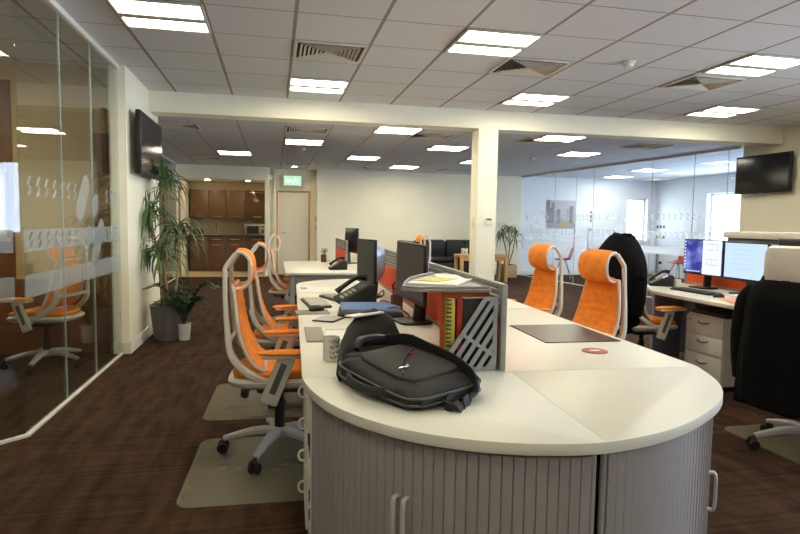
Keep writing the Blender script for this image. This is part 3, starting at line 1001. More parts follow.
# tambour end cabinets: quarter-round bodies with slatted doors
TAMB = mat('silver_lilac_tambour', (158, 153, 154), 0.45, 0.05, var=0.03)
TAMBD = mat('tambour_slat_gap', (40, 38, 38), 0.8)
SEAM = math.radians(-91.5)
RTAB = [(-180, .768), (-170, .757), (-152, .752), (-136, .749), (-119, .737), (-103, .720), (-94, .712), (-85, .696), (-70, .673), (-54, .665), (-42, .678), (-29, .702), (-18, .724), (-6, .752), (0, .774)]
RFINE = [(p.x * 100, p.y) for p in catmull([(d / 100, r, 0) for d, r in RTAB], 8)]
def rcap(a):
    d = math.degrees(a)
    if d <= -180 or d >= 0:
        return RTAB[0][1] if d < -90 else RTAB[-1][1]
    for (p, q), (u, v) in zip(RFINE[:-1], RFINE[1:]):
        if p <= d <= u and u > p:
            return q + (v - q) * (d - p) / (u - p)
    return RTAB[-1][1]
def tambour(label, a0, a1, handles):
    t = thing('tambour_cabinet', label, 'cabinet', (PIV[0], PIV[1], 0), IRZ, 'tambour cabinets at the island end')
    pts = [(0, -.0012)] + [(rcap(a0 + (a1 - a0) * k / 48) * math.cos(a0 + (a1 - a0) * k / 48), rcap(a0 + (a1 - a0) * k / 48) * math.sin(a0 + (a1 - a0) * k / 48) - .0012) for k in range(49)]
    tp = MB()
    tp.prism(pts, DT - .032, DT, .0025).build('worktop', DESKW, t)
    rbf = lambda a: rcap(a) - .026
    zb, zt = .06, DT - .034
    inner = [(0, -.02)] + [((rbf(q) - .018) * math.cos(q), (rbf(q) - .018) * math.sin(q) - .0012) for q in [a0 + .03 + (a1 - a0 - .06) * k / 40 for k in range(41)]]
    MB().prism(inner, zb, zt).build('carcass', TAMBD, t, .3)
    MB().prism([(x * .93, y * .93) for x, y in inner], 0, zb - .001).build('plinth', DKGREY, t, .3)
    da = .0425
    ends = .038
    n = int(round((a1 - a0 - 2 * ends) / da))
    da = (a1 - a0 - 2 * ends) / n
    mid = n // 2
    def slat(mb, k):
        b0, b1 = a0 + ends + da * k + .0007, a0 + ends + da * (k + 1) - .0007
        bm = (b0 + b1) / 2
        rb = rbf(bm)
        o = [(rb - .014, b0), (rb - .003, b0), (rb, b0 + .0025), (rb + .0004, bm), (rb, b1 - .0025), (rb - .003, b1), (rb - .014, b1)]
        mb.prism([(r * math.cos(a), r * math.sin(a)) for r, a in o], zb + .012, zt - .012)
    for lo, hi in ((0, handles[0]), (handles[0], n)):
        if hi <= lo:
            continue
        mb = MB()
        for k in range(lo, hi):
            slat(mb, k)
        d = mb.build('tambour_door', TAMB, t, .3)
        for hk in handles[1]:
            if lo <= hk < hi:
                a = a0 + ends + da * (hk + .5)
                h = MB()
                c, s = math.cos(a), math.sin(a)
                r0, r1 = rbf(a) + .0, rbf(a) + .020
                dz = handles[2]
                h.tube([(r0 * c, r0 * s, .395 + dz), (r1 * c, r1 * s, .40 + dz), ((r1 + .003) * c, (r1 + .003) * s, .458 + dz), (r1 * c, r1 * s, .515 + dz), (r0 * c, r0 * s, .52 + dz)], .0055, 8, 4, rb=.008, up=(-s, c, 0))
                h.build('handle', mat('pale_handle_metal', (196, 192, 188), .35, .2), d)
    for a in (a0 + .024, a1 - .024):
        MB().tube([((rbf(a) - .012) * math.cos(a), (rbf(a) - .012) * math.sin(a), zb), ((rbf(a) - .012) * math.cos(a), (rbf(a) - .012) * math.sin(a), zt)], .009, 8, 1).build('edge_post', SILVER, t)
    return n
tambour('silver slatted end cabinet under the bag, with a pair of door handles', -PI, SEAM, (18, (17, 18), .005))
tambour('silver slatted end cabinet on the right of the dark seam, with one handle', SEAM, 0, (0, (22,), -.05))

# centre screens
RAILG = mat('grey_screen_rail', (150, 150, 146), 0.4, 0.4)
def screen(label, x, y, rz, L, z0=DT + .001, h=.325, orange=True, group='orange desk screens'):
    t = thing('desk_screen', label, 'desk screen', (x, y, z0), rz, group)
    f = MB()
    f.span((-.011, -L / 2, 0), (.011, -L / 2 + .03, h), .003).span((-.011, L / 2 - .03, 0), (.011, L / 2, h), .003)
    f.span((-.011, -L / 2 + .03, h - .022), (.011, L / 2 - .03, h), .003).span((-.012, -L / 2 + .03, 0), (.012, L / 2 - .03, .018))
    f.build('frame', RAILG, t)
    MB().span((-.008, -L / 2 + .031, .019), (.008, L / 2 - .031, h - .125), .002).build('fabric_panel', ORANGEP, t)
    r = MB()
    for k in range(4):
        r.span((-.0095, -L / 2 + .031, h - .122 + k * .025), (.0095, L / 2 - .031, h - .103 + k * .025), .002)
    r.build('tool_rail', RAILG, t)
    return t
sx, sy, _ = I(.834, 2.80)
screen('orange desk screen behind the nearer black monitor, with grey slotted rail', sx, sy, IRZ, 1.54)
sx, sy, _ = I(.834, 4.37)
screen('orange desk screen along the far half of the island', sx, sy, IRZ, 1.54)

# white pedestal with ring handles and a file cupboard under the left side
PEDW = mat('white_pedestal_steel', (222, 219, 210), 0.42, var=0.02)
def pedestal(label, x, y, rz, d, w, h, n, handle, lock=True, cat='drawer unit'):
    """front faces -x; x, y = centre of the front foot"""
    t = thing('drawer_pedestal', label, cat, (x, y, 0), rz, 'white drawer pedestals')
    MB().span((.02, -w / 2, .03), (d, w / 2, h - .0), .004).build('body', PEDW, t)
    for a in (.06, d - .06):
        for b in (-w / 2 + .05, w / 2 - .05):
            MB().cyl((a, b, .0145), .02, .028).build('caster', BLACKP, t)
    z = .035
    hs = [(h - .045) / n] * n if n > 3 else [(h - .045) * q for q in (.42, .29, .29)]
    for q in hs:
        d_ = MB().span((0, -w / 2 + .003, z + .003), (.019, w / 2 - .003, z + q - .003), .004).build('drawer', PEDW, t)
        zc = z + q * .68
        m = MB()
        if handle == 'ring':
            m.tube([(.0, 0, zc - .024), (-.018, 0, zc - .020), (-.026, 0, zc), (-.018, 0, zc + .020), (.0, 0, zc + .024)], .005, 8, 4, up=(0, 1, 0))
            m.build('ring_handle', PEDW, d_)
        else:
            m.tube([(.0, -.055, zc + .006), (-.018, -.045, zc), (-.022, 0, zc - .006), (-.018, .045, zc), (.0, .055, zc + .006)], .006, 8, 4)
            m.build('bow_handle', ALU, d_)
        z += q
    if lock:
        MB().cyl((-.0005, w / 2 - .05, h - .05), .009, .004, 12, (1, 0, 0)).build('lock', ALU, t)
    return t
px_, py_, _ = I(.115, 2.47)
pedestal('white drawer pedestal with ring handles under the left island desk', px_, py_, IRZ, .55, .40, .60, 4, 'ring', False)
px_, py_, _ = I(.125, 2.145)
fc = thing('file_shelf', 'narrow white shelf unit with file rings beside the tambour cabinet', 'shelf unit', (px_, py_, 0), IRZ)
MB().span((.0, -.115, 0), (.5, -.10, .69), .002).span((0, .10, 0), (.5, .115, .69), .002).span((0, -.10, .67), (.5, .10, .69)).span((0, -.10, .0), (.5, .10, .02)).span((.485, -.10, .02), (.5, .10, .67)).build('carcass', PEDW, fc)
for z in (.155, .345):
    MB().span((0, -.10, z - .01), (.485, .10, z)).build('shelf', PEDW, fc)
FILEW = mat('pale_card_file', (214, 211, 200), 0.7, var=.03)
def lever_file(dy, z, flat, lb):
    t = thing('lever_arch_file', lb, 'file', (px_ + .006, py_ + dy, z), IRZ, 'pale lever arch files in the island shelf')
    if flat:
        MB().span((0, -.095, 0), (.28, .095, .070), .003).build('cover', FILEW, t)
        ry, rz_ = -.045, .035
    else:
        MB().span((0, -.03, 0), (.28, .03, .30), .003).build('cover', FILEW, t)
        ry, rz_ = 0, .09
        MB().span((-.0012, -.018, .16), (.0, .018, .27)).build('spine_label', PAPER, t)
    MB().tube([(-.003, ry + .018 * math.cos(u), rz_ + .018 * math.sin(u)) for u in [2 * PI * k / 12 for k in range(12)]], .0055, 6, 1, up=(1, 0, 0), closed=True).build('finger_ring', BLACKP, t)
lever_file(0, .1555, True, 'lower of two pale lever arch files lying flat in the narrow shelf unit')
lever_file(0, .2265, True, 'upper of two pale lever arch files lying flat in the narrow shelf unit')
for k, dy in enumerate((-.064, .0, .064)):
    lever_file(dy, .3455, False, 'pale lever arch file standing %s on the top shelf of the narrow unit' % ('nearest the tambour', 'in the middle', 'nearest the drawers')[k])

# ---------------------------------------------------------------- monitors, phones, keyboards
SCR_OFF = mat('dark_monitor_screen', (62, 66, 68), 0.35, var=0.01)
SILB = mat('silver_blue_casing', (150, 156, 172), 0.35, 0.3, var=0.02)
def monitor(label, x, y, rz, w, h, zc, screen=None, back=SILB, bulge=.055, roll=0.0, z0=DT + .0005, group=None, slim=False):
    """screen faces +x in its own frame; origin on the desk"""
    t = thing('computer_monitor', label, 'monitor', (x, y, z0), rz, group)
    zc -= z0
    q = Quaternion((1, 0, 0), roll)
    MB().box((0, 0, zc), (.022, w, h), bev=.006, rot=q).build('bezel', BLACKP, t)
    s = MB().box((.0115, 0, zc + .004), (.002, w - .028, h - .036), rot=q).build('screen', SCR_OFF if screen is None else screen, t, 0)
    if bulge:
        r = []
        for dx, g in ((-.0115, .96), (-.5 * bulge - .011, .86), (-.9 * bulge - .011, .62), (-bulge - .012, .3)):
            r.append([q @ Vector((0, w / 2 * g * math.copysign(abs(math.cos(a)) ** .5, math.cos(a)), h / 2 * g * math.copysign(abs(math.sin(a)) ** .5, math.sin(a)))) + Vector((dx, 0, zc)) for a in [2 * PI * k / 24 for k in range(24)]])
        MB().loft(r).build('back_casing', back, t)
    st = MB()
    st.tube([(-.03, 0, zc - .02), (-.06, 0, zc - .10), (-.05, 0, .012)], .018, 8, 3, rb=.035, sq=.6, up=(1, 0, 0))
    st.build('stand', BLACKP if not slim else SILVER, t)
    MB().prism(rrect(-.105, .08, -.11, .11, .05), 0, .013, .004).build('foot', BLACKP, t)
    return t
monitor('nearer black monitor on the island, beside the raised paper shelf', .735, 3.13, PI + .12, .45, .32, 1.005, bulge=.03, roll=-.03, group='black island monitors')
monitor('farther black monitor on the island with silver rounded back', .67, 4.30, PI + .16, .42, .33, .985, back=SILB, bulge=.10, group='black island monitors')
monitor('small grey monitor back showing over the island screen rail', 1.06, 4.62, .15, .40, .30, .98, back=mat('grey_casing', (140, 140, 134), .5), group=None)
KEYG = mat('grey_key_plastic', (176, 174, 164), 0.6, var=.04)
def keyboard(label, x, y, rz, z=DT + .0005, w=.43, d=.15, body=None, keys=None, group=None):
    t = thing('keyboard', label, 'keyboard', (x, y, z), rz, group)
    MB().prism(rrect(-d / 2, d / 2, -w / 2, w / 2, .012), 0, .014, .003).build('body', body or BLACKP, t)
    k = MB()
    for r in range(6):
        x0 = -d / 2 + .012 + r * (d - .024) / 6
        c = 0
        yy = -w / 2 + .012
        while yy < w / 2 - .02:
            L = .110 if (r == 5 and 5 <= c <= 5) else .0165
            k.span((x0, yy, .0135), (x0 + (d - .024) / 6 - .003, min(yy + L, w / 2 - .012), .020), .0015)
            yy += L + .0025
            c += 1
    k.build('keys', keys or KEYG, t)
    return t
keyboard('grey keyboard at the far left end of the island by the rounded end', .27, 3.92, PI + .08, w=.42, keys=mat('pale_key_plastic', (196, 194, 182), .6), group='grey keyboards on the island')
keyboard('grey keyboard half behind the black desk phone', .455, 4.12, PI + .35, w=.40, group='grey keyboards on the island')
def desk_phone(label, x, y, rz, disp=None, z=DT + .0005, s=1.0):
    """slopes down towards +x in its own frame"""
    t = thing('desk_phone', label, 'phone', (x, y, z), rz)
    r = []
    body = MB()
    prof = [(-.10, 0), (.10, 0), (.10, .018), (.04, .045), (-.06, .10), (-.10, .10)]
    pr_ = [(px * s, pz * s) for px, pz in prof]
    m = Matrix(((1, 0, 0, 0), (0, 0, -1, 0), (0, 1, 0, 0), (0, 0, 0, 1)))
    body.prism(pr_, -.10 * s, .10 * s, .004, m)
    body.build('base', BLACKM, t)
    sl = math.atan2(.055, .10)
    h = MB()
    h.tube([(-.085 * s, -.065 * s, .125 * s), (-.03 * s, -.065 * s, .128 * s), (.05 * s, -.065 * s, .078 * s), (.085 * s, -.065 * s, .048 * s)], [.024 * s, .016 * s, .016 * s, .024 * s], 10, 4, rb=.02 * s)
    h.build('handset', BLACKP, t)
    MB().box((-.035 * s, .035 * s, .0885 * s), (.05 * s, .10 * s, .006), rot=Quaternion((0, 1, 0), sl)).build('display', disp or DKGREY, t)
    k = MB()
    for a in range(4):
        for b in range(3):
            k.box(((.012 + a * .022) * s, (.01 + b * .028) * s, (.066 - a * .0118 + .003) * s), (.014 * s, .018 * s, .008), rot=Quaternion((0, 1, 0), sl))
    k.build('buttons', KEYG, t)
    return t
desk_phone('black desk phone between the keyboards and the blue folder', .54, 4.00, PI + .1, s=1.25)
def mouse(label, x, y, rz, m=BLACKP, z=DT + .0005):
    r = []
    for zz, g in ((0, .95), (.012, 1), (.024, .82), (.031, .5), (.033, .15)):
        r.append([Vector((.055 * g * math.cos(a), .031 * g * math.sin(a), zz)) for a in [2 * PI * k / 20 for k in range(20)]])
    return solo('computer_mouse', MB().loft(r), m, label, 'mouse', (x, y, z), rz)
mouse('black mouse on the desk before the grey keyboard', .255, 3.60, .5, z=DT + .0042)
solo('mouse_pad', MB().prism(rrect(-.10, .10, -.085, .085, .01), 0, .003), mat('khaki_grey_board', (140, 138, 118), .7), 'grey mouse pad under the black mouse', 'mouse pad', (.225, 3.55, DT + .0005), .03)

# ---------------------------------------------------------------- things lying on the left island desks
BLUE = mat('blue_card', (76, 112, 170), 0.55, var=.05)
def sheet(name, label, cat, x, y, rz, w, d, h=.0012, m=PAPER, z=DT + .0005, group=None, curl=0):
    mb = MB()
    if curl:
        n = 10
        top = [[Vector((-w / 2 + w * i / n, -d / 2 if k == 0 else d / 2, curl * (abs(i / n - .5) * 2) ** 2)) for k in (0, 1)] for i in range(n + 1)]
        rings = [[a[0], a[1], a[1] + Vector((0, 0, h)), a[0] + Vector((0, 0, h))] for a in top]
        mb.loft(rings)
    else:
        mb.box((0, 0, h / 2), (w, d, h), bev=h * .2 if h > .004 else 0)
    return solo(name, mb, m, label, cat, (x, y, z), rz, group)
# stack: black case, grey laptop-like binder, blue folder
bx, by, brz = .565, 3.47, -.14
st = thing('black_document_case', 'black document case at the bottom of the pile under the blue folder', 'case', (bx, by, DT + .0005), brz)
MB().prism(rrect(-.19, .19, -.185, .185, .03), 0, .022, .007).build('shell', BLACKM, st)
MB().box((0, -.188, .012), (.10, .010, .012), bev=.003).build('handle', BLACKP, st)
sheet('ring_binder', 'grey brown binder in the middle of the pile under the blue folder', 'binder', bx + .01, by + .01, brz, .355, .34, .016, mat('grey_brown_card', (132, 118, 110), .6), DT + .023)
sheet('folder', 'blue card folder on top of the pile on the island', 'folder', bx - .005, by + .015, brz + .05, .34, .33, .006, BLUE, DT + .0395)
sheet('notebook', 'slim grey notebook at the desk edge beside the mug', 'notebook', .19, 2.83, -.02, .085, .36, .008, mat('grey_card', (152, 148, 134), .6))
nb = thing('spiral_pad', 'white wire-bound paper pad beside the slim grey notebook', 'notepad', (.40, 2.80, DT + .0005), -.02)
MB().box((0, 0, .003), (.31, .24, .006)).build('pages', PAPER, nb, 0)
wr = MB()
for k in range(26):
    wr.tube([(-.145 + k * .0116, .115 + .007 * math.cos(u), .004 + .007 * math.sin(u)) for u in (0, .8, 1.6, 2.4, 3.2)], .0013, 4, 1)
wr.build('wire_binding', DKGREY, nb)
ruled = sheet('paper_form', 'printed paper form under the mug and black cable plug', 'paper', .36, 2.47, -.02, .20, .20)
lm = MB()
lm.span((-.09, .06, .0013), (.095, .066, .0016)).span((-.09, -.07, .0013), (.095, -.064, .0016)).span((-.09, -.07, .0013), (-.086, .066, .0016))
for k in range(4):
    lm.span((-.07, .04 - k * .025, .0013), (.06 - .02 * (k % 2), .043 - k * .025, .0016))
lm.build('printed_lines', DKGREY, ruled, 0)
tb = thing('tablet_computer', 'slim silver tablet with curled dark edge before the blue folder', 'tablet', (.30, 3.27, DT + .0005), -.5)
MB().prism(rrect(-.065, .065, -.09, .09, .012), 0, .008, .002).build('shell', DKGREY, tb)
MB().prism(rrect(-.058, .058, -.083, .083, .008), .0082, .0092).build('cover', mat('silver_sheet', (178, 178, 172), .35), tb)
sheet('paper_sheet', 'large white paper sheet with pale blue corner at the island end', 'paper', .42, 4.75, .05, .46, .36, .0015, PAPER)
sheet('sticky_note_block', 'pale blue note block on the corner of the paper sheet', 'note block', .235, 4.83, .05, .05, .10, .006, mat('pale_blue_paper', (172, 190, 214), .8), DT + .0022)
# mug
mg = thing('mug', 'white mug with dark writing standing near the desk edge', 'mug', (.222, 2.30, DT + .0005), 1.9)
MB().lathe([(.0, .0), (.031, .0), (.033, .004), (.033, .092), (.0315, .094), (.030, .092), (.030, .008), (.0, .007)], n=32).build('cup', mat('white_glazed_ceramic', (222, 216, 205), .25, var=.02), mg)
MB().tube([(.0325, 0, .078), (.052, 0, .076), (.060, 0, .05), (.050, 0, .022), (.0325, 0, .020)], .005, 8, 4, up=(0, 1, 0)).build('handle', MATS['white_glazed_ceramic'], mg)
wmk = MB()
rr = random.Random(5)
for row in range(4):
    for k in range(5):
        a0_ = -1.9 - 1.9 + k * .24 + (row % 2) * .07
        zz = .078 - row * .020
        pts = [(.0335 * math.cos(a0_ + .16 * q), .0335 * math.sin(a0_ + .16 * q), zz + (rr.random() - .5) * .015) for q in (0, .35, .7, 1)]
        wmk.tube(pts, .0011, 4, 3)
wmk.build('writing', DKGREY, mg)
# cable plug and loose cables, pens
cb = MB().tube([(.42, 2.42, DT + .012), (.36, 2.46, DT + .016), (.33, 2.52, DT + .010), (.40, 2.60, DT + .006), (.55, 2.66, DT + .005), (.66, 2.74, DT + .005)], [.016, .018, .008, .005, .004, .004], 8, 5)
solo('charger_cable', cb, BLACKP, 'black charger plug and cable lying on the printed form', 'cable')
cb = MB()
cb.tube([(.62, 3.20, DT + .006), (.56, 3.27, DT + .01), (.68, 3.36, DT + .05), (.76, 3.3, DT + .02), (.73, 3.18, DT + .006), (.66, 3.1, DT + .006)], .005, 7, 6)
solo('headset_cable', cb, BLACKP, 'tangled black cable at the foot of the nearer monitor', 'cable')
cb = MB()
cb.tube([(.60, 3.95, DT + .005), (.66, 3.85, DT + .05), (.72, 3.9, DT + .09), (.74, 4.0, DT + .04), (.70, 4.1, DT + .005)], .004, 7, 6)
cb.tube([(.66, 3.75, DT + .005), (.70, 3.82, DT + .03), (.75, 3.75, DT + .02), (.72, 3.65, DT + .005)], .004, 7, 6)
solo('monitor_cable', cb, DKGREY, 'loose grey cables below the farther island monitor', 'cable')
sheet('pink_paper', 'pale pink paper sheet on the desk below the raised paper shelf', 'paper', .60, 2.52, .3, .22, .28, .0014, mat('pink_paper_stock', (232, 178, 158), .8))
sheet('plastic_wallet', 'pale green plastic wallet lying behind the black bag', 'wallet', .56, 2.24, -.06, .28, .16, .010, mat('pale_green_plastic', (186, 208, 196), .3))

# scissors and pens in a cup next to the orange screen
pc = thing('pen_pot', 'pen pot with scissors beside the orange screen post', 'pen pot', (.745, 3.55, DT + .0005), 0)
MB().lathe([(.0, 0), (.038, 0), (.038, .10), (.035, .10), (.035, .006), (.0, .006)]).build('pot', mat('brown_mesh_metal', (96, 62, 44), .5), pc)
PENR = mat('red_plastic', (176, 38, 26), .35)
for k, (dx, dy, m_) in enumerate(((.012, .01, PENR), (-.012, .008, BLACKP), (.004, -.014, mat('blue_plastic', (40, 60, 150), .35)))):
    MB().tube([(dx * .5, dy * .5, .008), (dx * 2.2, dy * 2.2, .165)], .0045, 8, 1).build('pen', m_, pc)
s_ = MB()
for q in (-1, 1):
    s_.tube([(.01 + q * .02 + .016 * math.cos(u), -.01, .16 + .022 * math.sin(u)) for u in [2 * PI * k / 12 for k in range(12)]], .0045, 6, 1, closed=True)
    s_.tube([(.01 + q * .012, -.01, .138), (.01 - q * .004, -.01, .02)], .004, 6, 1)
s_.build('scissors', BLACKP, pc)

# raised paper shelf with papers
GREYT = mat('grey_shelf_plastic', (150, 152, 152), .4, var=.02)
sh = thing('paper_shelf', 'grey raised paper shelf fixed to the near end of the orange screen', 'shelf', (.635, 2.45, 0), IRZ)
plat = [(-.165, -.33), (-.09, -.385), (.17, -.39), (.185, .33), (.11, .28), (-.06, .02)]
MB().prism([p[:2] for p in catmull([(*q, 0) for q in plat], 1, True)], 1.020, 1.031, .003).build('platform', GREYT, sh)
MB().tube([(-.155, -.32, 1.034), (-.09, -.372, 1.036), (.16, -.378, 1.036)], .005, 6, 2).tube([(-.155, -.32, 1.034), (-.065, .0, 1.036), (.10, .265, 1.036)], .005, 6, 2).build('lip', GREYT, sh)
MB().span((.165, -.30, .99), (.185, .25, 1.0195), .003).build('bracket', GREYT, sh)
sheet('paper_stack', 'stack of white papers on the raised grey shelf', 'paper stack', .665, 2.30, -.55, .20, .29, .008, PAPER, 1.0315)
sheet('printed_sheet', 'single white sheet at the screen side of the raised shelf', 'paper', .77, 2.53, -.12, .11, .26, .002, PAPER, 1.0315)
sheet('yellow_note', 'pale yellow note sheet on top of the white papers', 'note', .655, 2.34, -.7, .12, .18, .002, mat('pale_yellow_paper', (226, 214, 128), .8), 1.040)

# magazine holder with its books, hung on the end of the screen
HOLD = mat('grey_slotted_plastic', (148, 152, 153), .38, var=.02)
hx0, hx1, hy = .608, .812, 2.045
mh = thing('magazine_holder', 'grey slotted magazine holder beside the orange screen end', 'magazine holder', (0, 0, 0), 0)
W_, H_ = hx1 - hx0, .278
fz = DT + .001
outline = [(0, 0), (W_, 0), (W_, H_), (W_ - .045, H_), (0, .035)]
hf = MB()
MXZ = Matrix(((1, 0, 0, hx0), (0, 0, -1, hy), (0, 1, 0, fz), (0, 0, 0, 1)))
bar_lift = [0.0]
def bar2(p, q, w):
    bar_lift[0] += .0003
    p, q = Vector((*p, 0)), Vector((*q, 0))
    d_ = (q - p).normalized()
    n_ = Vector((-d_.y, d_.x, 0)) * w / 2
    hf.prism([(p + n_)[:2], (p - n_)[:2], (q - n_)[:2], (q + n_)[:2]], 0, .004 + bar_lift[0], 0, MXZ)
# border
bar2((0, .008), (W_, .008), .016); bar2((W_ - .008, 0), (W_ - .008, H_), .016); bar2((.0, .035), (W_ - .045, H_ - .004), .018); bar2((W_ - .05, H_ - .008), (W_, H_ - .008), .016); bar2((.008, 0), (.008, .045), .016)
# diagonals parallel to the cut edge, and one cross rib the other way
dv = Vector((W_ - .045, H_ - .035)).normalized()
nv = Vector((dv.y, -dv.x))
for k in range(1, 6):
    o_ = nv * .031 * k
    p = Vector((0, .035)) + o_ + dv * (-.03)
    t0 = 0
    a_, b_ = p, p + dv * .4
    def clip(a_, b_):
        ts = [i / 200 for i in range(201)]
        ok = [t_ for t_ in ts if .004 < (a_ + (b_ - a_) * t_).x < W_ - .004 and .004 < (a_ + (b_ - a_) * t_).y < H_ - .004]
        return (a_ + (b_ - a_) * ok[0], a_ + (b_ - a_) * ok[-1]) if len(ok) > 4 else None
    r_ = clip(a_, b_)
    if r_:
        bar2(r_[0], r_[1], .0165)
c0 = Vector((0, .035)) + dv * .125
r_ = clip(c0, c0 + nv * .4)
bar2(r_[0], r_[1], .014)
hf.build('slotted_side', HOLD, mh)
hb_ = MB()
hb_.span((hx1 - .006, hy - .004, fz), (hx1, hy + .115, fz + H_), .002)
hb_.span((hx0, hy, fz), (hx1 - .006, hy + .115, fz + .004))
hb_.prism(outline, -.115, -.111, 0, MXZ)
hb_.build('back_and_base', HOLD, mh)
def book(name, label, cat, x0, x1, y0, y1, z1, m, extra=None):
    t = thing(name, label, cat, ((x0 + x1) / 2, (y0 + y1) / 2, fz + .0045), 0, 'books in the magazine holder')
    w, d = (x1 - x0) / 2, (y1 - y0) / 2
    MB().span((-w, -d, 0), (w, d, z1), .002).build('cover', m, t)
    MB().span((-w + .004, -d + .002, z1 + .0002), (w - .001, d - .002, z1 + .0022)).build('page_block', PAPER, t, 0)
    if extra:
        extra(t, w, d, z1)
    return t
def redspine(t, w, d, z1):
    MB().span((-w - .022, -d, 0), (-w - .0005, d, z1), .004).build('spine', mat('red_binding', (166, 36, 24), .5), t)
book('binder', 'black binder with red spine in the slotted magazine holder', 'binder', .682, .800, hy + .012, hy + .045, .266, mat('black_card', (32, 30, 28), .6), redspine)
def coil(t, w, d, z1):
    c = MB()
    for k in range(17):
        c.tube([(-w + .004 + .007 * math.cos(u), -d, .012 + k * .0155 + .0 + .004 * math.sin(u * .5)) for u in (0, 1.0, 2.0, 3.1)], .0022, 5, 2)
        c.span((-w - .004, -d - .003, .010 + k * .0155), (-w + .016, -d - .0005, .016 + k * .0155))
    c.build('spiral_wire', mat('dark_green_wire', (46, 78, 50), .5), t)
book('spiral_notebook', 'yellow spiral notebook standing left of the red spined binder', 'notebook', .622, .652, hy + .012, hy + .040, .262, mat('yellow_card', (196, 176, 66), .6), coil)
book('orange_folder', 'orange card folder standing behind the black binder', 'folder', .612, .800, hy + .052, hy + .075, .288, mat('orange_card', (206, 100, 42), .6))

# ---------------------------------------------------------------- the black bag
bg = thing('laptop_bag', 'black laptop bag with strap lying on the island end', 'bag', (.428, 1.855, DT + .0005), .434)
HX, HY = .155, .218
def se(a, e):
    return math.copysign(abs(math.cos(a)) ** e, math.cos(a)), math.copysign(abs(math.sin(a)) ** e, math.sin(a))
def bag_top(x, y):
    return .062 + .042 * (y / HY * .5 + .5) + .012 * (x / HX)
rings = []
for t_, g in ((0, .93), (.15, 1.0), (.5, 1.02), (.8, 1.0), (.93, .95), (1.0, .87)):
    ring = []
    for k in range(64):
        c, s = se(2 * PI * k / 64, .36)
        x, y = c * HX * g, s * HY * g
        wob = .004 * math.sin(k * 1.1) * (t_ > .1)
        ring.append(Vector((x + wob, y + wob, t_ * bag_top(x, y) + (.004 * math.sin(k * .7) if t_ > .3 else 0))))
    rings.append(ring)
for g, up in ((.6, .010), (.25, .014)):
    rings.append([Vector((se(2 * PI * k / 64, .4)[0] * HX * g, se(2 * PI * k / 64, .4)[1] * HY * g, bag_top(se(2 * PI * k / 64, .4)[0] * HX * g, se(2 * PI * k / 64, .4)[1] * HY * g) + up)) for k in range(64)])
MB().loft(rings).build('body', BAGC, bg)
# padded front pocket on the upper side
rings = []
for dz, g in ((.004, 1.0), (.014, .98), (.020, .90), (.022, .5)):
    rings.append([Vector((.0 + se(2 * PI * k / 48, .4)[0] * .115 * g, -.005 + se(2 * PI * k / 48, .4)[1] * .15 * g, bag_top(se(2 * PI * k / 48, .4)[0] * .115 * g, -.005 + se(2 * PI * k / 48, .4)[1] * .15 * g) + dz)) for k in range(48)])
pk = MB().loft(rings).build('front_pocket', mat('charcoal_nylon', (46, 43, 40), .7, var=.12, scale=60), bg)
zt = MB()
zt.tube([(-.10, -.11, bag_top(-.10, -.11) + .023), (-.03, -.02, bag_top(-.03, -.02) + .026), (.06, .05, bag_top(.06, .05) + .025)], .003, 6, 4)
zt.build('zip', DKGREY, pk)
MB().box((.03, .015, bag_top(.03, .015) + .028), (.022, .006, .004), rz=.6).build('red_zip_pull', PENR, pk)
MB().tube([(-.085, -.07, bag_top(-.085, -.07) + .025), (-.075, -.09, bag_top(-.075, -.09) + .034), (-.06, -.085, bag_top(-.06, -.085) + .033), (-.05, -.06, bag_top(-.05, -.06) + .027)], .004, 6, 4).build('key_clip', ALU, pk)
pp = MB()
for zf in (.34, .72):
    pp.tube([(se(2 * PI * k / 40, .36)[0] * HX * 1.022, se(2 * PI * k / 40, .36)[1] * HY * 1.022, zf * bag_top(se(2 * PI * k / 40, .36)[0] * HX, se(2 * PI * k / 40, .36)[1] * HY)) for k in range(40)], .004, 6, 1, closed=True)
pp.build('piping', mat('grey_piping', (84, 82, 78), .5), bg)
# carry handle on the long side facing the camera's left
MB().tube([(-.158, .10, .050), (-.180, .07, .045), (-.190, .0, .040), (-.182, -.07, .038), (-.158, -.10, .042)], .010, 8, 5, rb=.014).build('carry_handle', BLACKM, bg)
# shoulder strap folded over the right end
sp_ = MB()
sp_.tube([(.06, .20, .122), (.085, .10, .138), (.10, .0, .122), (.105, -.10, .108), (.10, -.190, .082), (.09, -.222, .05), (.07, -.232, .022), (.02, -.25, .008), (-.03, -.262, .008), (-.04, -.235, .010), (.0, -.222, .018), (.05, -.222, .030)],
         .023, 8, 5, rb=.0035, sq=.6, up=(1, 0, .3))
sp_.build('shoulder_strap', BLACKM, bg)
# thick rolled strap pad along the top back
MB().tube([(.09, .20, .112), (.04, .225, .122), (-.03, .228, .120), (-.06, .215, .10)], [.014, .022, .022, .012], 10, 5).build('strap_pad', BLACKP, bg)
# open flap standing up at the far end
rings = []
for (x, y, z, a, b) in ((-.145, .20, .014, .012, .012), (-.11, .235, .030, .022, .028), (-.05, .30, .050, .030, .050), (.03, .36, .072, .036, .074), (.12, .41, .088, .040, .092), (.22, .44, .098, .040, .096), (.30, .455, .086, .028, .066)):
    rings.append([Vector((x + .35 * a * math.cos(u) - .2 * b * math.sin(u), y + a * math.cos(u) + .5 * b * math.sin(u), max(.001, z + b * math.sin(u)))) for u in [2 * PI * k / 20 for k in range(20)]])
MB().loft(rings).build('open_flap', BAGC, bg)
MB().box((.13, .45, .178), (.18, .045, .006), rz=.2).build('flap_lining', PAPER, bg)

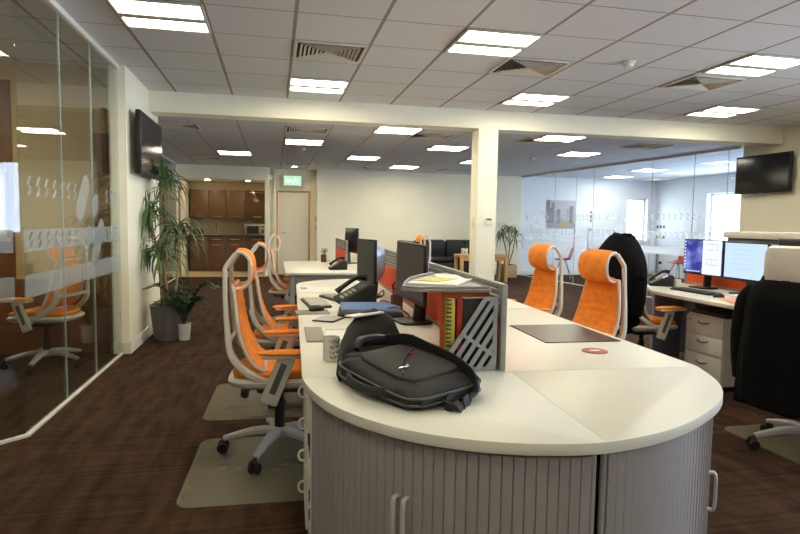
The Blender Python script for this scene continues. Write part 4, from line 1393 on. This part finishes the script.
# right island desks
sheet('desk_pad', 'black leather desk pad on the right island desk', 'desk pad', 1.43, 2.72, IRZ, .38, .46, .004, mat('black_leatherette', (62, 58, 50), .35, var=.1))
cs = MB().lathe([(0, 0), (.055, 0), (.056, .002), (.054, .004), (0, .004)], n=32)
co = solo('coaster', cs, mat('red_brown_cork', (176, 96, 82), .6, var=.2, scale=60), 'round red drink coaster on the white desk before the desk pad', 'coaster', (1.37, 2.30, DT + .0005))
MB().span((-.022, -.012, .0043), (.022, .012, .0048)).build('coaster_label', PAPER, co, 0)

# ---------------------------------------------------------------- the far desks
def bench(label, x0, x1, y0, y1, group):
    t = thing('office_desk', label, 'desk', ((x0 + x1) / 2, (y0 + y1) / 2, 0), 0, group)
    w, h = (x1 - x0) / 2, (y1 - y0) / 2
    MB().span((-w, -h, DT - .028), (w, h, DT), .002).build('desktop', DESKW, t)
    MB().span((-w + .06, -h + .06, DT - .10), (w - .06, -h + .10, DT - .0285)).build('front_rail', SILVER, t)
    MB().span((-w + .06, h - .10, DT - .10), (w - .06, h - .06, DT - .0285)).build('rear_rail', SILVER, t)
    for sx in (-1, 1):
        for sy in (-1, 1):
            MB().tube([(sx * (w - .08), sy * (h - .08), DT - .03), (sx * (w - .05), sy * (h - .05), .001)], .028, 8, 1, sq=.5).build('leg', SILVER, t)
    return t
bench('far white desk with the orange chair before the white door', .12, .93, 6.35, 8.25, 'far desks')
bench('far white desk right of the far orange screen', .935, 1.745, 6.35, 8.25, 'far desks')
screen('orange and grey desk screen on the far desk before the plain wall', .85, 7.62, 0, 1.22)
monitor('slim black monitor on the far desk right of the orange screen', 1.02, 7.85, PI / 2 * 0 + .2, .50, .33, 1.03, screen=BLACKM, back=BLACKP, bulge=.04)
desk_phone('black phone on the far desk beside the orange screen', .72, 6.80, PI)
pc2 = copy_tree(pc); pc2.location = (.66, 8.05, DT + .0005); pc2['label'] = 'dark pen pot on the far desk left of the orange screen'

# ---------------------------------------------------------------- the wall desk on the right
RZD = 0.0
t = thing('office_desk', 'long white desk with two lit monitors beside the glass office', 'desk', (3.18, 0, 0))
MB().prism([(0, 1.9), (.80, 1.9), (.80, 5.12), (.37, 5.12), (.0, 4.47)], DT - .028, DT, .002).build('desktop', DESKW, t)
LIL = mat('lilac_grey_panel', (132, 132, 150), .55, var=.03)
MB().span((.70, 2.0, .06), (.72, 5.05, DT - .0285), .002).build('modesty_panel', LIL, t)
MB().span((.40, 4.98, .0), (.70, 5.02, DT - .0285), .002).build('end_panel', LIL, t)
MB().span((.36, 4.38, .0), (.70, 4.42, DT - .0285), .002).build('end_panel', LIL, t)
for y in (1.98, 2.78):
    MB().span((.64, y, 0), (.70, y + .05, DT - .0285), .004).build('leg', SILVER, t)
screen('orange desk screen behind the two lit monitors', 3.955, 3.75, 0, 2.6, DT + .001, .42)
GRADB = None
def desktop_screen():
    m = bpy.data.materials.new('blue_desktop_picture')
    m.use_nodes = True
    nt = m.node_tree
    nt.nodes.remove(nt.nodes['Principled BSDF'])
    e = nt.nodes.new('ShaderNodeEmission')
    e.inputs[1].default_value = .8
    tc = nt.nodes.new('ShaderNodeTexCoord')
    n = nt.nodes.new('ShaderNodeTexNoise')
    n.inputs['Scale'].default_value = 7
    nt.links.new(tc.outputs['Object'], n.inputs['Vector'])
    r = nt.nodes.new('ShaderNodeValToRGB')
    r.color_ramp.elements[0].position = .4
    r.color_ramp.elements[0].color = (*lin((58, 60, 140)), 1)
    r.color_ramp.elements[1].position = .75
    r.color_ramp.elements[1].color = (*lin((150, 165, 235)), 1)
    nt.links.new(n.outputs['Fac'], r.inputs['Fac'])
    nt.links.new(r.outputs[0], e.inputs[0])
    nt.links.new(e.outputs[0], nt.nodes['Material Output'].inputs[0])
    return m
WSCR = emit('lit_white_screen', (186, 208, 246), .85)
PSCR = emit('lit_page', (214, 224, 246), .9)
LSCR = emit('lit_tan_text', (176, 168, 158), .7)
m1 = monitor('lit monitor showing a blue desktop and white page, farther of the wall desk pair', 3.80, 4.62, PI + .02, .49, .325, 1.005, screen=desktop_screen(), back=BLACKP, bulge=.03, group=None)
w_ = MB().span((.0128, .0, -.02 + .15), (.0136, .225, .435)).build('page_window', PSCR, m1, 0)
for (a, b) in ((.345, .40), (.215, .265)):
    tx = MB()
    tx.span((.0138, .05, a), (.0142, .18, a + .004)); tx.span((.0138, .05, b), (.0142, .18, b + .004)); tx.span((.0138, .05, a), (.0142, .054, b)); tx.span((.0138, .176, a), (.0142, .18, b)); tx.span((.0138, .11, a), (.0142, .114, b))
    tx.build('page_diagram', LSCR, w_, 0)
ic = MB()
for k in range(9):
    ic.span((.0128, -.232, .17 + k * .030), (.0134, -.216, .183 + k * .030))
for k in range(6):
    ic.span((.0128, -.20 + k * .03, .145), (.0134, -.182 + k * .03, .154))
ic.build('desktop_icons', PSCR, m1, 0)
m2 = monitor('lit monitor with a plain pale blue page, nearer of the wall desk pair', 3.78, 4.11, PI - .05, .49, .325, 1.0, screen=WSCR, back=BLACKP, bulge=.03, group=None)
tx = MB()
for k in range(5):
    tx.span((.0128, -.17 + .02 * (k % 3), .37 - k * .04), (.0132, .10 - .03 * (k % 2), .373 - k * .04))
tx.build('page_lines', emit('pale_screen_text', (160, 182, 226), .8), m2, 0)
monitor('dark monitor at the right edge of the lit wall desk pair', 3.78, 3.60, PI - .2, .50, .32, 1.04, screen=BLACKM, back=BLACKP, bulge=.03)
desk_phone('black desk phone with lilac display on the wall desk', 3.55, 4.87, PI - .5, emit('lilac_lcd', (196, 180, 232), .8))
keyboard('black keyboard before the lit wall desk monitors', 3.50, 4.33, PI + .03, keys=mat('black_key_plastic', (38, 38, 40), .5), w=.46)
mouse('black mouse on the wall desk beside the black keyboard', 3.43, 3.98, .2)
bt = thing('water_bottle', 'clear water bottle with black cap behind the wall desk phone', 'bottle', (3.66, 5.04, DT + .0005))
MB().lathe([(.0, 0), (.032, 0), (.034, .01), (.034, .13), (.014, .175), (.013, .19), (.0, .19)]).build('bottle_body', glass_mat('bottle_plastic', (.88, .92, .95), 1.4), bt)
MB().lathe([(.035, .05), (.0352, .10), (.034, .10), (.034, .05)]).build('label_band', PAPER, bt)
MB().lathe([(.0, .1905), (.016, .1905), (.016, .215), (.0, .215)]).build('cap', BLACKP, bt)
SAL = mat('salmon_card', (238, 168, 132), .7, var=.04)
sheet('salmon_folder', 'salmon card folder lying on the edge of the wall desk', 'folder', 3.40, 3.70, -.35, .24, .33, .004, SAL, DT + .0080)
sheet('paper_bundle', 'white papers under the salmon folder on the wall desk', 'paper bundle', 3.42, 3.74, -.15, .25, .34, .007, PAPER)
sheet('white_pad', 'white paper pad under the lit wall monitors', 'notepad', 3.66, 3.95, .1, .12, .30, .010, PAPER)
tp = thing('tape_dispenser', 'small white tape dispenser on the wall desk behind the papers', 'tape dispenser', (3.56, 3.80, DT + .0005), .6)
MB().prism(rrect(-.05, .05, -.02, .02, .012), 0, .018, .003).build('base', WHITEP, tp)
MB().tube([(-.02, 0, .018), (-.015, 0, .05), (.0, 0, .062), (.02, 0, .05), (.04, 0, .02)], .009, 8, 4).build('arm', WHITEP, tp)
nt_ = sheet('desk_note', 'small white card standing near the wall desk phone', 'card', 3.62, 4.72, 0, .006, .10, .075, PAPER)
pedestal('white three drawer pedestal under the wall desk', 3.40, 4.09, 0, .46, .42, .565, 3, 'bow')
c_ = MB().prism(rrect(0, .43, -.20, .20, .03), .5655, .60, .012)
cu_ = solo('pedestal_cushion', c_, DKGREY, 'dark seat cushion on top of the three drawer pedestal', 'cushion', (3.42, 4.09, 0))
pedestal('low white drawer pedestal behind the large black jacket', 3.42, 3.22, 0, .44, .62, .50, 3, 'bow', False)
# cabinet with a white top behind the screen
cb_ = thing('storage_cabinet', 'dark cabinet with thick white top behind the lit monitors', 'cabinet', (4.30, 4.34, 0))
MB().span((0, -.72, .0), (.42, .58, 1.178), .003).build('carcass', mat('dark_blue_grey_steel', (58, 62, 78), .5), cb_)
MB().span((-.03, -.74, 1.1785), (.44, .60, 1.242), .006).build('top', mat('cream_laminate', (226, 222, 206), .45), cb_)
MB().span((-.018, -.70, .03), (-.0005, -.075, 1.165), .002).build('door', MATS['dark_blue_grey_steel'], cb_)
MB().span((-.018, -.065, .03), (-.0005, .56, 1.165), .002).build('door', MATS['dark_blue_grey_steel'], cb_)

# ---------------------------------------------------------------- televisions
TVB = mat('glossy_black_tv', (12, 11, 11), .12, var=.02)
def tv(label, loc, rz, w, h, depth_to_wall, tilt=0):
    """faces +x in its own frame, centre of the back at the origin"""
    t = thing('television', label, 'television', loc, rz)
    MB().box((.03, 0, 0), (.05, w, h), bev=.012).build('casing', BLACKP, t)
    MB().box((.0555, 0, .008), (.0016, w - .05, h - .065)).build('screen', TVB, t, 0)
    MB().box((.056, 0, -h / 2 + .014), (.0015, .05, .008)).build('badge', SILVER, t, 0)
    a = MB()
    a.box((.0, 0, 0), (.008, .3, .25)).box((-depth_to_wall / 2, 0, 0), (depth_to_wall, .05, .06)).box((-depth_to_wall + .005, 0, 0), (.01, .10, .24))
    a.build('wall_bracket', BLACKP, t)
    return t
tv('wall television on the end wall beside the tall plant', (-1.275, 6.50, 1.995), 0.0, 1.06, .60, .053)
tv('wall television on the cream right wall by the glass office', (6.77, 7.12, 2.045), PI + .03, .93, .54, .075)

# ---------------------------------------------------------------- column and wall fittings
th_ = thing('thermostat', 'white thermostat box on the front of the column', 'thermostat', (2.60, YB0 - .0005, 1.31), 0)
MB().span((-.05, -.022, -.045), (.05, 0, .045), .004).build('case', TRIMW, th_)
MB().span((-.033, -.0235, .012), (.033, -.0222, .034)).build('display', mat('grey_lcd', (96, 98, 86), .3), th_, 0)
def plate(label, loc, rz, w=.08, h=.12, m=TRIMW):
    t = thing('light_switch', label, 'switch', loc, rz)
    MB().span((-w / 2, -.010, -h / 2), (w / 2, 0, h / 2), .003).build('plate', m, t)
    MB().span((-.018, -.014, -.025), (.018, -.0102, .025), .002).build('rocker', TRIMW, t)
    return t
plate('white switch plate on the left side of the column', (2.4475, YB0 + .13, 1.30), -PI / 2)
plate('upper dark switch plate beside the white door', (.9795, YF + .2, 1.34), -PI / 2, m=DKGREY)
plate('lower dark switch plate beside the white door', (.9795, YF + .2, 1.12), -PI / 2, m=DKGREY)
ex = thing('exit_sign', 'green lit exit sign hanging above the white door', 'exit sign', (.42, YF + .10, 2.22), 0)
MB().box((0, 0, 0), (.42, .05, .24), bev=.006).build('housing', TRIMW, ex)
EXG = emit('exit_green', (150, 220, 170), .95)
EXW = emit('exit_white', (238, 255, 240), 1.6)
MB().box((0, -.0262, 0), (.39, .002, .21)).build('green_face', EXG, ex, 0)
xg = MB()
def flat(pts, y=-.0275):
    m = Matrix(((1, 0, 0, 0), (0, 0, -1, y), (0, 1, 0, 0), (0, 0, 0, 1)))
    xg.prism(pts, 0, .0012, 0, m)
flat([(-.17, 0), (-.10, .06), (-.10, .022), (-.03, .022), (-.03, -.022), (-.10, -.022), (-.10, -.06)])
flat([(.065 + .017 * math.cos(a), .066 + .017 * math.sin(a)) for a in [2 * PI * k / 14 for k in range(14)]])
flat([(.05, .045), (.085, .035), (.075, -.02), (.04, -.01)])
flat([(.05, .04), (.06, .03), (.02, .0), (.0, .012), (-.005, .025), (.012, .018)])
flat([(.08, .035), (.088, .02), (.118, .012), (.125, .028), (.10, .03)])
flat([(.04, -.008), (.055, -.014), (.03, -.05), (-.005, -.085), (-.018, -.075), (.012, -.045)])
flat([(.06, -.012), (.077, -.018), (.11, -.05), (.15, -.05), (.15, -.036), (.115, -.034)])
xg.build('running_figure_and_arrow', EXW, ex, 0)
dr = MB().span((.10, YF + .31, .005), (.80, YF + .35, 1.955), .004)
d1 = struct('door_1', dr, mat('cream_door_paint', (232, 226, 206), .5, var=.01))
fr_ = MB()
fr_.span((.055, YF + .285, 0), (.098, YF + .36, 2.0), .004).span((.802, YF + .285, 0), (.845, YF + .36, 2.0), .004).span((.055, YF + .285, 1.957), (.845, YF + .36, 2.0), .004)
fr_.build('door_frame', WOOD, d1)
hn = MB().tube([(.17, YF + .31, 1.0), (.17, YF + .26, 1.0), (.27, YF + .255, 1.0)], .009, 8, 3)
hn.build('door_handle', ALU, d1)
fr2 = MB().span((-2.09, 13.9, 0), (-2.05, 13.98, 2.02), .004).span((-2.09, 14.85, 0), (-2.05, 14.93, 2.02), .004).span((-2.09, 13.9, 1.96), (-2.05, 14.93, 2.02), .004)
d2 = struct('door_2', fr2, WOOD)
MB().span((-2.085, 13.99, .005), (-2.06, 14.84, 1.955), .003).build('door_leaf', TRIMW, d2)

# ---------------------------------------------------------------- kitchen
KH = mat('steel_bar_handle', (196, 190, 178), .3, .6)
KY = 15.15
def base_unit(i, x0, x1):
    t = thing('kitchen_base_cabinet', ('dark wood base cabinet at the left end of the kitchen', 'dark wood base cabinet under the kitchen tap', 'dark wood base cabinet behind the headrests of the desk chairs', 'dark wood base cabinet under the microwave')[i], 'cabinet', ((x0 + x1) / 2, KY, 0), 0, 'kitchen base cabinets')
    w = (x1 - x0) / 2 - .002
    MB().span((-w, .021, .10), (w, .58, .86)).span((-w, .06, .004), (w, .09, .10)).build('carcass', DWOOD, t)
    for nm, z0, z1, zh in (('drawer', .735, .855, .80), ('door', .115, .728, .665)):
        d_ = MB().span((-w + .003, 0, z0), (w - .003, .02, z1), .002).build(nm, DWOOD, t)
        MB().tube([(-.10, 0, zh), (-.09, -.025, zh), (.09, -.025, zh), (.10, 0, zh)], .007, 6, 1).build('handle', KH, d_)
    return t
def wall_unit(i, x0, x1, z0, z1):
    t = thing('kitchen_wall_cabinet', ('dark wood wall cabinet at the left end of the kitchen', 'dark wood wall cabinet above the kitchen tap', 'dark wood wall cabinet next to the glossy wall cabinet', 'glossy dark wall cabinet above the microwave')[i], 'cabinet', ((x0 + x1) / 2, KY + .25, 0), 0, 'kitchen wall cabinets')
    w = (x1 - x0) / 2 - .002
    MB().span((-w, .021, z0), (w, .35, z1)).build('carcass', DWOOD, t)
    d_ = MB().span((-w + .003, 0, z0 + .003), (w - .003, .02, z1 - .003), .002).build('door', DWOOD if i < 3 else mat('glossy_walnut', (90, 66, 44), .12, var=.2, scale=7, stretch=(6, 6, .7)), t)
    hz = MB().tube([(-.10, 0, z0 + .07), (-.09, -.025, z0 + .07), (.09, -.025, z0 + .07), (.10, 0, z0 + .07)], .007, 6, 1)
    if i == 3:
        MB().tube([(-.18, 0, z1 - .05), (-.17, -.02, z1 - .05), (.17, -.02, z1 - .05), (.18, 0, z1 - .05)], .005, 6, 1).build('top_handle', KH, d_)
    hz.build('handle', KH, d_)
kx = [-2.02, -1.60, -1.18, -.72, -.135]
for i in range(4):
    base_unit(i, kx[i], kx[i + 1])
    wall_unit(i, kx[i], kx[i + 1], 1.30, 2.03)
solo('kitchen_worktop', MB().span((-2.085, KY - .02, .8605), (-.125, 15.745, .90), .004), mat('dark_worktop', (62, 48, 38), .3, var=.2), 'dark kitchen worktop along the recess', 'worktop')
struct('trim_4', MB().span((-2.085, 15.735, .905), (-.125, 15.749, 1.30)).span((-2.085, 15.60, 2.035), (-.125, 15.749, 2.235)), mat('beige_splashback', (206, 188, 150), .5, var=.03), 0)
tpk = thing('kitchen_tap', 'tall chrome kitchen tap with bent spout', 'tap', (-1.42, 15.55, .9005))
MB().lathe([(0, 0), (.025, 0), (.022, .03), (0, .03)]).build('base', ALU, tpk)
MB().tube([(0, 0, .03), (0, 0, .24), (0, -.05, .30), (0, -.12, .28), (0, -.13, .22)], .012, 8, 4).build('spout', ALU, tpk)
MB().tube([(.02, 0, .02), (.06, 0, .05)], .007, 6, 1).build('lever', ALU, tpk)
mw = thing('microwave', 'silver microwave oven at the right end of the worktop', 'microwave', (-.47, 15.42, .9005))
MB().span((-.25, -.18, .01), (.25, .18, .28), .006).build('case', mat('silver_microwave', (176, 170, 158), .35, .4), mw)
dd = MB().span((-.245, -.20, .015), (.12, -.1805, .275), .004).build('door', MATS['silver_microwave'], mw)
MB().span((-.20, -.2025, .05), (.085, -.2005, .24)).build('window', BLACKP, dd, 0)
MB().span((.128, -.196, .015), (.245, -.1805, .275), .003).build('control_panel', mat('pale_control_panel', (206, 202, 190), .4), mw)
MB().span((.145, -.198, .21), (.23, -.1962, .245)).span((.16, -.198, .06), (.215, -.1962, .16)).build('buttons', DKGREY, mw, 0)
for k in range(4):
    MB().cyl((-.2 if k % 2 else .2, -.12 if k < 2 else .12, .005), .015, .0098, 10).build('foot', BLACKP, mw)
kt = thing('toaster', 'small dark toaster at the left end of the kitchen worktop', 'toaster', (-1.85, 15.45, .9005))
MB().box((0, 0, .075), (.26, .15, .14), bev=.03).build('body', mat('brown_metal', (92, 70, 56), .4, .3), kt)
MB().span((-.09, -.045, .1452), (.09, -.02, .147)).span((-.09, .02, .1452), (.09, .045, .147)).build('slots', BLACKP, kt, 0)

# ---------------------------------------------------------------- plants
LEAF = mat('dracaena_leaf', (88, 114, 66), .5, var=.35, scale=9)
LEAFD = mat('zamia_leaf', (36, 74, 28), .35, var=.3, scale=9)
BARK = mat('pale_bark', (150, 128, 92), .8, var=.2)
SOIL = mat('dark_soil', (40, 30, 22), .95, var=.3)
def strap_head(mb, c, n, L, seed, droop=1.0, w=.014, xmin=-9):
    r = random.Random(seed)
    for k in range(n):
        a = 2 * PI * k / n * 2.4 + r.random() * .6
        el = r.uniform(-.1, 1.25)
        ln = L * r.uniform(.65, 1.1)
        pts = []
        p = Vector(c) + Vector((0, 0, r.uniform(-.09, .09)))
        d = Vector((math.cos(a) * math.cos(el), math.sin(a) * math.cos(el), math.sin(el)))
        for s in range(8):
            lim = (-.085 if p.z > 1.60 else xmin) + .004 * (k % 5)
            pts.append(Vector((max(p.x, lim if xmin > -1 else -9), p.y, p.z)))
            p = p + d * ln / 7
            d = (d + Vector((0, 0, -.30 * droop - .05 * s * droop))).normalized()
        mb.blade(pts, [w * q for q in (.5, .8, 1, 1, .9, .7, .45, .06)])
def dracaena(name, label, loc, heads, pot, L, n, seed, group=None):
    t = thing(name, label, 'plant', loc)
    pot(t)
    st, fo = MB(), MB()
    for i, (x, y, z, bx_, by_, z0) in enumerate(heads):
        st.tube([(bx_, by_, z0), ((bx_ + x) / 2 + .02, (by_ + y) / 2 - .01, (z + z0) / 2), (x, y, z)], [.017, .014, .012], 8, 5)
        strap_head(fo, (x, y, z), n, L, seed + i, 1.0, .0125, -.20)
    st.build('stem', BARK, t)
    fo.build('foliage', LEAF, t, 1.0)
    return t
POTG = mat('grey_metal_pot', (118, 114, 116), .32, .35, var=.05)
def pot_grey(t):
    MB().lathe([(.0, .0005), (.145, .0005), (.150, .02), (.185, .36), (.190, .37), (.175, .37), (.170, .33), (.0, .33)], n=40).build('pot', POTG, t)
    MB().lathe([(.0, .332), (.168, .331), (.168, .335), (.08, .345), (.0, .347)]).build('soil', SOIL, t)
dracaena('potted_dracaena', 'tall dracaena with drooping leaves in a round grey pot', (-1.10, 6.58, 0),
         [(-.06, .22, 1.64, -.06, .02, .34), (-.15, -.05, 1.28, -.05, -.03, .34), (.11, .0, 1.13, .05, .0, .34), (-.05, -.10, .92, .0, -.05, .34)], pot_grey, .48, 44, 11)
zz = thing('potted_zamia', 'bushy dark green plant with small oval leaves in a white pot', 'plant', (-.93, 6.50, 0))
MB().lathe([(.0, .0005), (.05, .0005), (.056, .01), (.068, .175), (.07, .18), (.063, .18), (.061, .16), (.0, .16)], n=32).build('pot', mat('white_glazed_pot', (225, 222, 216), .3, var=.02), zz)
MB().lathe([(.0, .161), (.06, .1605), (.058, .166), (.0, .172)]).build('soil', SOIL, zz)
fo, st = MB(), MB()
r_ = random.Random(4)
for k in range(17):
    a = 2 * PI * k / 17 * 3.1
    sp = r_.uniform(.12, .34)
    h = r_.uniform(.22, .46)
    P = catmull([(0, 0, .165), (math.cos(a) * sp * .3, math.sin(a) * sp * .3, .165 + h * .6), (math.cos(a) * sp * .75, math.sin(a) * sp * .75, .165 + h), (math.cos(a) * sp * 1.15, math.sin(a) * sp * 1.15, .165 + h * .95)], 4)
    st.tube(P, .004, 6, 1)
    for i in range(3, len(P)):
        for s in (-1, 1):
            d = (P[i] - P[i - 1]).normalized()
            sd = d.cross(Vector((0, 0, 1)))
            sd = sd.normalized() if sd.length > .01 else Vector((1, 0, 0))
            q = P[i]
            e = (sd * s + d * .6 + Vector((0, 0, .15))).normalized()
            fo.blade([q, q + e * .025, q + e * .05, q + e * .075], [.003, .016, .015, .001])
st.build('stems', LEAFD, zz)
fo.build('foliage', LEAFD, zz, 1.0)
def pot_box(t):
    MB().span((-.17, -.17, .001), (.17, .17, .30), .008).build('planter', mat('pale_wood_planter', (186, 160, 116), .6, var=.1), t)
    MB().span((-.15, -.15, .3005), (.15, .15, .31), .003).build('soil', SOIL, t)
pf = dracaena('potted_palm', 'far potted palm in a square wooden planter by the glass office', (5.58, 13.45, 0), [(0, 0, 1.12, 0, 0, .31), (-.14, .05, 1.0, 0, .02, .31), (.16, -.02, .98, .02, 0, .31)], pot_box, .42, 30, 30)

# ---------------------------------------------------------------- far lounge
LEA = mat('black_leather', (16, 15, 14), .5, var=.1)
sf = thing('leather_sofa', 'black leather sofa against the plain far wall', 'sofa', (4.05, 13.45, 0))
MB().box((0, 0, .24), (1.9, .80, .26), bev=.04).build('base', LEA, sf)
for k in (-1, 1):
    MB().box((k * .39, -.06, .43), (.76, .66, .14), bev=.045).build('seat_cushion', LEA, sf)
    MB().box((k * .39, .27, .66), (.76, .20, .46), bev=.06).build('back_cushion', LEA, sf)
    MB().box((k * .88, 0, .42), (.20, .82, .42), bev=.05).build('armrest', LEA, sf)
    for j in (-1, 1):
        MB().cyl((k * .85, j * .33, .055), .02, .11, 10).build('leg', ALU, sf)
ct = thing('side_table', 'light wooden side table before the black sofa, behind the column', 'table', (4.45, 12.35, 0))
MB().span((-.52, -.25, .56), (.58, .25, .61), .004).build('tabletop', WOOD, ct)
MB().span((-.50, -.23, .48), (.56, -.21, .5595)).build('apron', WOOD, ct)
for a in (-.48, .54):
    for b in (-.21, .21):
        MB().box((a, b, .28), (.07, .07, .559), bev=.004).build('leg', WOOD, ct)
ws = thing('potted_succulent', 'small green plant in a white cube pot on the wooden side table', 'plant', (4.08, 12.3, .6105))
MB().prism(rrect(-.06, .06, -.06, .06, .02), 0, .13, .004).build('pot', MATS['white_glazed_pot'], ws)
fo = MB()
strap_head(fo, (0, 0, .17), 40, .13, 77, 1.0, .012)
fo.build('foliage', LEAFD, ws, 1.0)
ws2 = copy_tree(ws); ws2.location = (4.34, 12.35, .6105); ws2['label'] = 'second small plant on the wooden side table, half behind the column'

# ---------------------------------------------------------------- inside the glass office
pic = thing('street_picture', 'large grey city street picture with a yellow car on the office wall', 'picture', (7.22, YF - .0005, 1.56))
MB().span((-.40, -.025, -.36), (.40, 0, .36), .003).build('canvas', mat('canvas_sky', (196, 192, 198), .7), pic)
b_ = MB()
r_ = random.Random(8)
x = -.395
G1, G2, G3 = mat('print_dark_grey', (138, 134, 142), .7), mat('print_mid_grey', (172, 168, 176), .7), mat('print_pale_grey', (196, 192, 198), .7)
x = -.395
while x < .34:
    w = r_.uniform(.05, .12)
    h = .22 + .5 * abs(x) + r_.uniform(0, .16) if abs(x) > .1 else r_.uniform(.05, .2)
    b_.slot = r_.choice((0, 1, 2))
    b_.span((x, -.0268, -.22), (min(x + w, .395), -.0255, min(-.22 + h, .35)))
    x += w
b_.slot = 1
b_.span((-.395, -.0266, -.355), (.395, -.0254, -.22))
b_.build('printed_buildings', [G1, G2, G3], pic, 0)
MXF = Matrix(((1, 0, 0, 0), (0, 0, -1, -.0270), (0, 1, 0, 0), (0, 0, 0, 1)))
MB().prism([(-.06, -.28), (-.05, -.25), (.0, -.24), (.04, -.205), (.14, -.205), (.18, -.24), (.24, -.25), (.25, -.28)], 0, .0012, 0, MXF).build('printed_yellow_car', mat('print_yellow', (226, 176, 60), .7), pic, 0)
def shell_chair(label, loc, rz, m):
    t = thing('shell_chair', label, 'chair', loc, rz, 'red shell chairs')
    rows = []
    for (x_, z_, hw, cup) in ((.20, .455, .18, .012), (.10, .445, .205, .03), (-.05, .44, .21, .045), (-.16, .46, .21, .06), (-.20, .54, .205, .065), (-.225, .66, .20, .05), (-.245, .78, .17, .03), (-.25, .82, .10, .01)):
        top = [Vector((x_ + (cup if z_ > .5 else 0) * (k / 5) ** 2, hw * k / 5, z_ + (0 if z_ > .5 else cup) * (k / 5) ** 2)) for k in range(-5, 6)]
        bot = [q + Vector((-.012, 0, -.008)) for q in top]
        rows.append(top + list(reversed(bot)))
    MB().loft(rows).build('shell', m, t)
    for a in (-1, 1):
        for b in (-1, 1):
            MB().tube([(a * .06, b * .06, .435), (a * .20, b * .20, .001)], [.011, .009], 8, 1).build('leg', ALU, t)
    return t
REDP = mat('red_shell_plastic', (196, 78, 54), .4)
shell_chair('red shell chair inside the glass office beside the picture wall', (7.5, 12.65, 0), .9, REDP)
shell_chair('red shell chair paled by the frosted door edge of the glass office', (6.85, 13.1, 0), 2.6, mat('film_veiled_red_plastic', (206, 120, 104), .4))  # veil of the frosted film is mixed into this chair's red
shell_chair('red shell chair at the far side of the office meeting table', (9.2, 12.0, 0), PI, REDP)
ot = thing('meeting_table', 'round white meeting table inside the glass office', 'table', (8.35, 11.6, 0))
MB().lathe([(0, .715), (.48, .715), (.50, .725), (.50, .74), (0, .74)], n=40).build('tabletop', DESKW, ot)
MB().cyl((0, 0, .365), .035, .70).build('column', ALU, ot)
MB().lathe([(0, .0005), (.28, .0005), (.28, .012), (.04, .03), (0, .03)], n=32).build('base', ALU, ot)

# ---------------------------------------------------------------- meeting room
WT = mat('brown_table_wood', (150, 84, 42), .35, var=.12, scale=5, stretch=(6, .8, 6))
mt = thing('conference_table', 'brown wooden conference table inside the glass meeting room', 'table', (-2.95, 4.45, 0))
MB().prism(rrect(-.55, .55, -.85, .85, .12), .70, .735, .006).build('tabletop', WT, mt)
for s in (-1, 1):
    MB().span((-.25, s * .55 - .03, .0005), (.25, s * .55 + .03, .699), .006).build('leg', DWOOD, mt)
